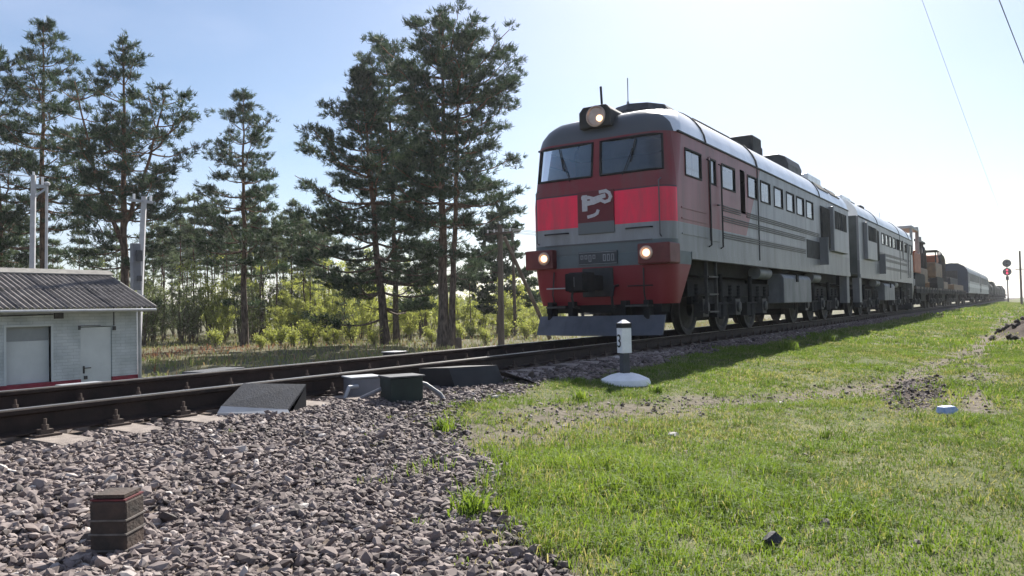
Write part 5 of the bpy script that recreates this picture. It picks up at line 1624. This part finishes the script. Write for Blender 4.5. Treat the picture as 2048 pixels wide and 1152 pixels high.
for k, (H, R, n, ls, mt) in enumerate(((3.6, 1.6, 3000, .06, 'leaves'), (2.9, 1.5, 2600, .06, 'leaves'), (5.0, 1.8, 3600, .062, 'leaves'), (1.3, .8, 1200, .05, 'leaves'), (4.2, 1.9, 2300, .06, 'leavesdk'), (6.0, 1.8, 2600, .065, 'leavesdk'))):
    mb, V, F, t = shrub_meshes(60 + k, H, R, n, ls)
    skinds.append((mb.mesh('stems', M['wood']), mesh_np('foliage', V, F, M[mt], t)))
def shrub(kind, p, s, label, group, cat='shrub', name='leafy_shrub'):
    r = empty(name, p, rr.uniform(0, 6.28), label, cat, group)
    r.scale = (s, s, s * rr.uniform(.85, 1.15))
    link_mesh('stems', skinds[kind][0], r); link_mesh('foliage', skinds[kind][1], r)
for px in np.linspace(560, 1110, 54):
    shrub(rr.choice((0, 1, 2, 0)), spot(px + rr.uniform(-9, 9), rr.uniform(52, 86)), rr.uniform(.75, 1.2), 'fresh yellow green shrub in the thicket ' + where(px), 'shrubs of the green thicket')
for px in np.linspace(290, 600, 18):
    shrub(rr.choice((4, 5, 0, 4)), spot(px + rr.uniform(-9, 9), rr.uniform(54, 80)), rr.uniform(.7, 1.1), 'dull green undergrowth among thin trunks ' + where(px), 'undergrowth of the wood')
for px in (420, 452, 500, 528, 556, 575, 592, 608, 626, 645, 668, 690, 735, 850):
    shrub(rr.choice((2, 2, 5)), spot(px, rr.uniform(60, 74)), rr.uniform(1.15, 1.6), 'tall airy pale green sapling clump ' + where(px), 'tall saplings of the thicket', 'sapling', 'tall_sapling')
for px in np.linspace(-40, 300, 16):
    shrub(rr.choice((4, 5)), spot(px + rr.uniform(-9, 9), rr.uniform(48, 60)), rr.uniform(.8, 1.2), 'grey green undergrowth behind the hut', 'undergrowth behind the hut')
for px in (430, 520, 545, 560, 585, 620, 652, 668, 700, 745, 860, 915, 940, 968, 1010, 1050, 1068):
    shrub(3, spot(px, rr.uniform(44, 52)), rr.uniform(.7, 1.3), 'low yellow green sapling ' + where(px), 'low saplings before the wood', 'sapling', 'low_sapling')

# far wood that reads as one mass
n = 26000
a = RNG.uniform(0, 1, n)
xw = -40 + a * 520; yw = 105 + 25 * np.sin(a * 9) + RNG.uniform(0, 45, n) + a * 60
hw_ = (2.5 + 3.2 * vnoise(xw, yw, 9, 81) + 1.5 * vnoise(xw, yw, 3, 82)) * RNG.uniform(.0, 1.0, n) ** .6
P = np.stack([xw, yw, ground_z(xw, yw) + hw_], -1)
d1 = RNG.normal(0, 1, (n, 3)); d1 /= np.linalg.norm(d1, axis=1)[:, None]
d2 = np.cross(d1, RNG.normal(0, 1, (n, 3))); d2 /= np.linalg.norm(d2, axis=1)[:, None]
s = RNG.uniform(.35, .8, (n, 1))
V = np.stack([P - d1 * s, P + d2 * s * .7, P + d1 * s, P - d2 * s * .7], 1).reshape(-1, 3)
fw_ = link_mesh('distant_wood', mesh_np('distant_wood', V, np.arange(n * 4).reshape(-1, 4), M['leavesdk'], np.repeat(RNG.uniform(0, .8, n), 4)))
tag(fw_, 'hazy line of distant woodland on the horizon behind the thicket', 'woodland', kind='stuff')

# ------------------------------------------------------------------ haze over the line
hz, nt, out = new_mat('spring_haze')
pv = nt.nodes.new('ShaderNodeVolumePrincipled')
pv.inputs['Color'].default_value = (.93, .95, 1.0, 1)
pv.inputs['Density'].default_value = .0003
pv.inputs['Anisotropy'].default_value = .35
nt.links.new(pv.outputs['Volume'], out.inputs['Volume'])
haze = MB().b(-2650, 2650, -2650, 2650, -2.6, 24).build('haze', hz)
tag(haze, kind='stuff')
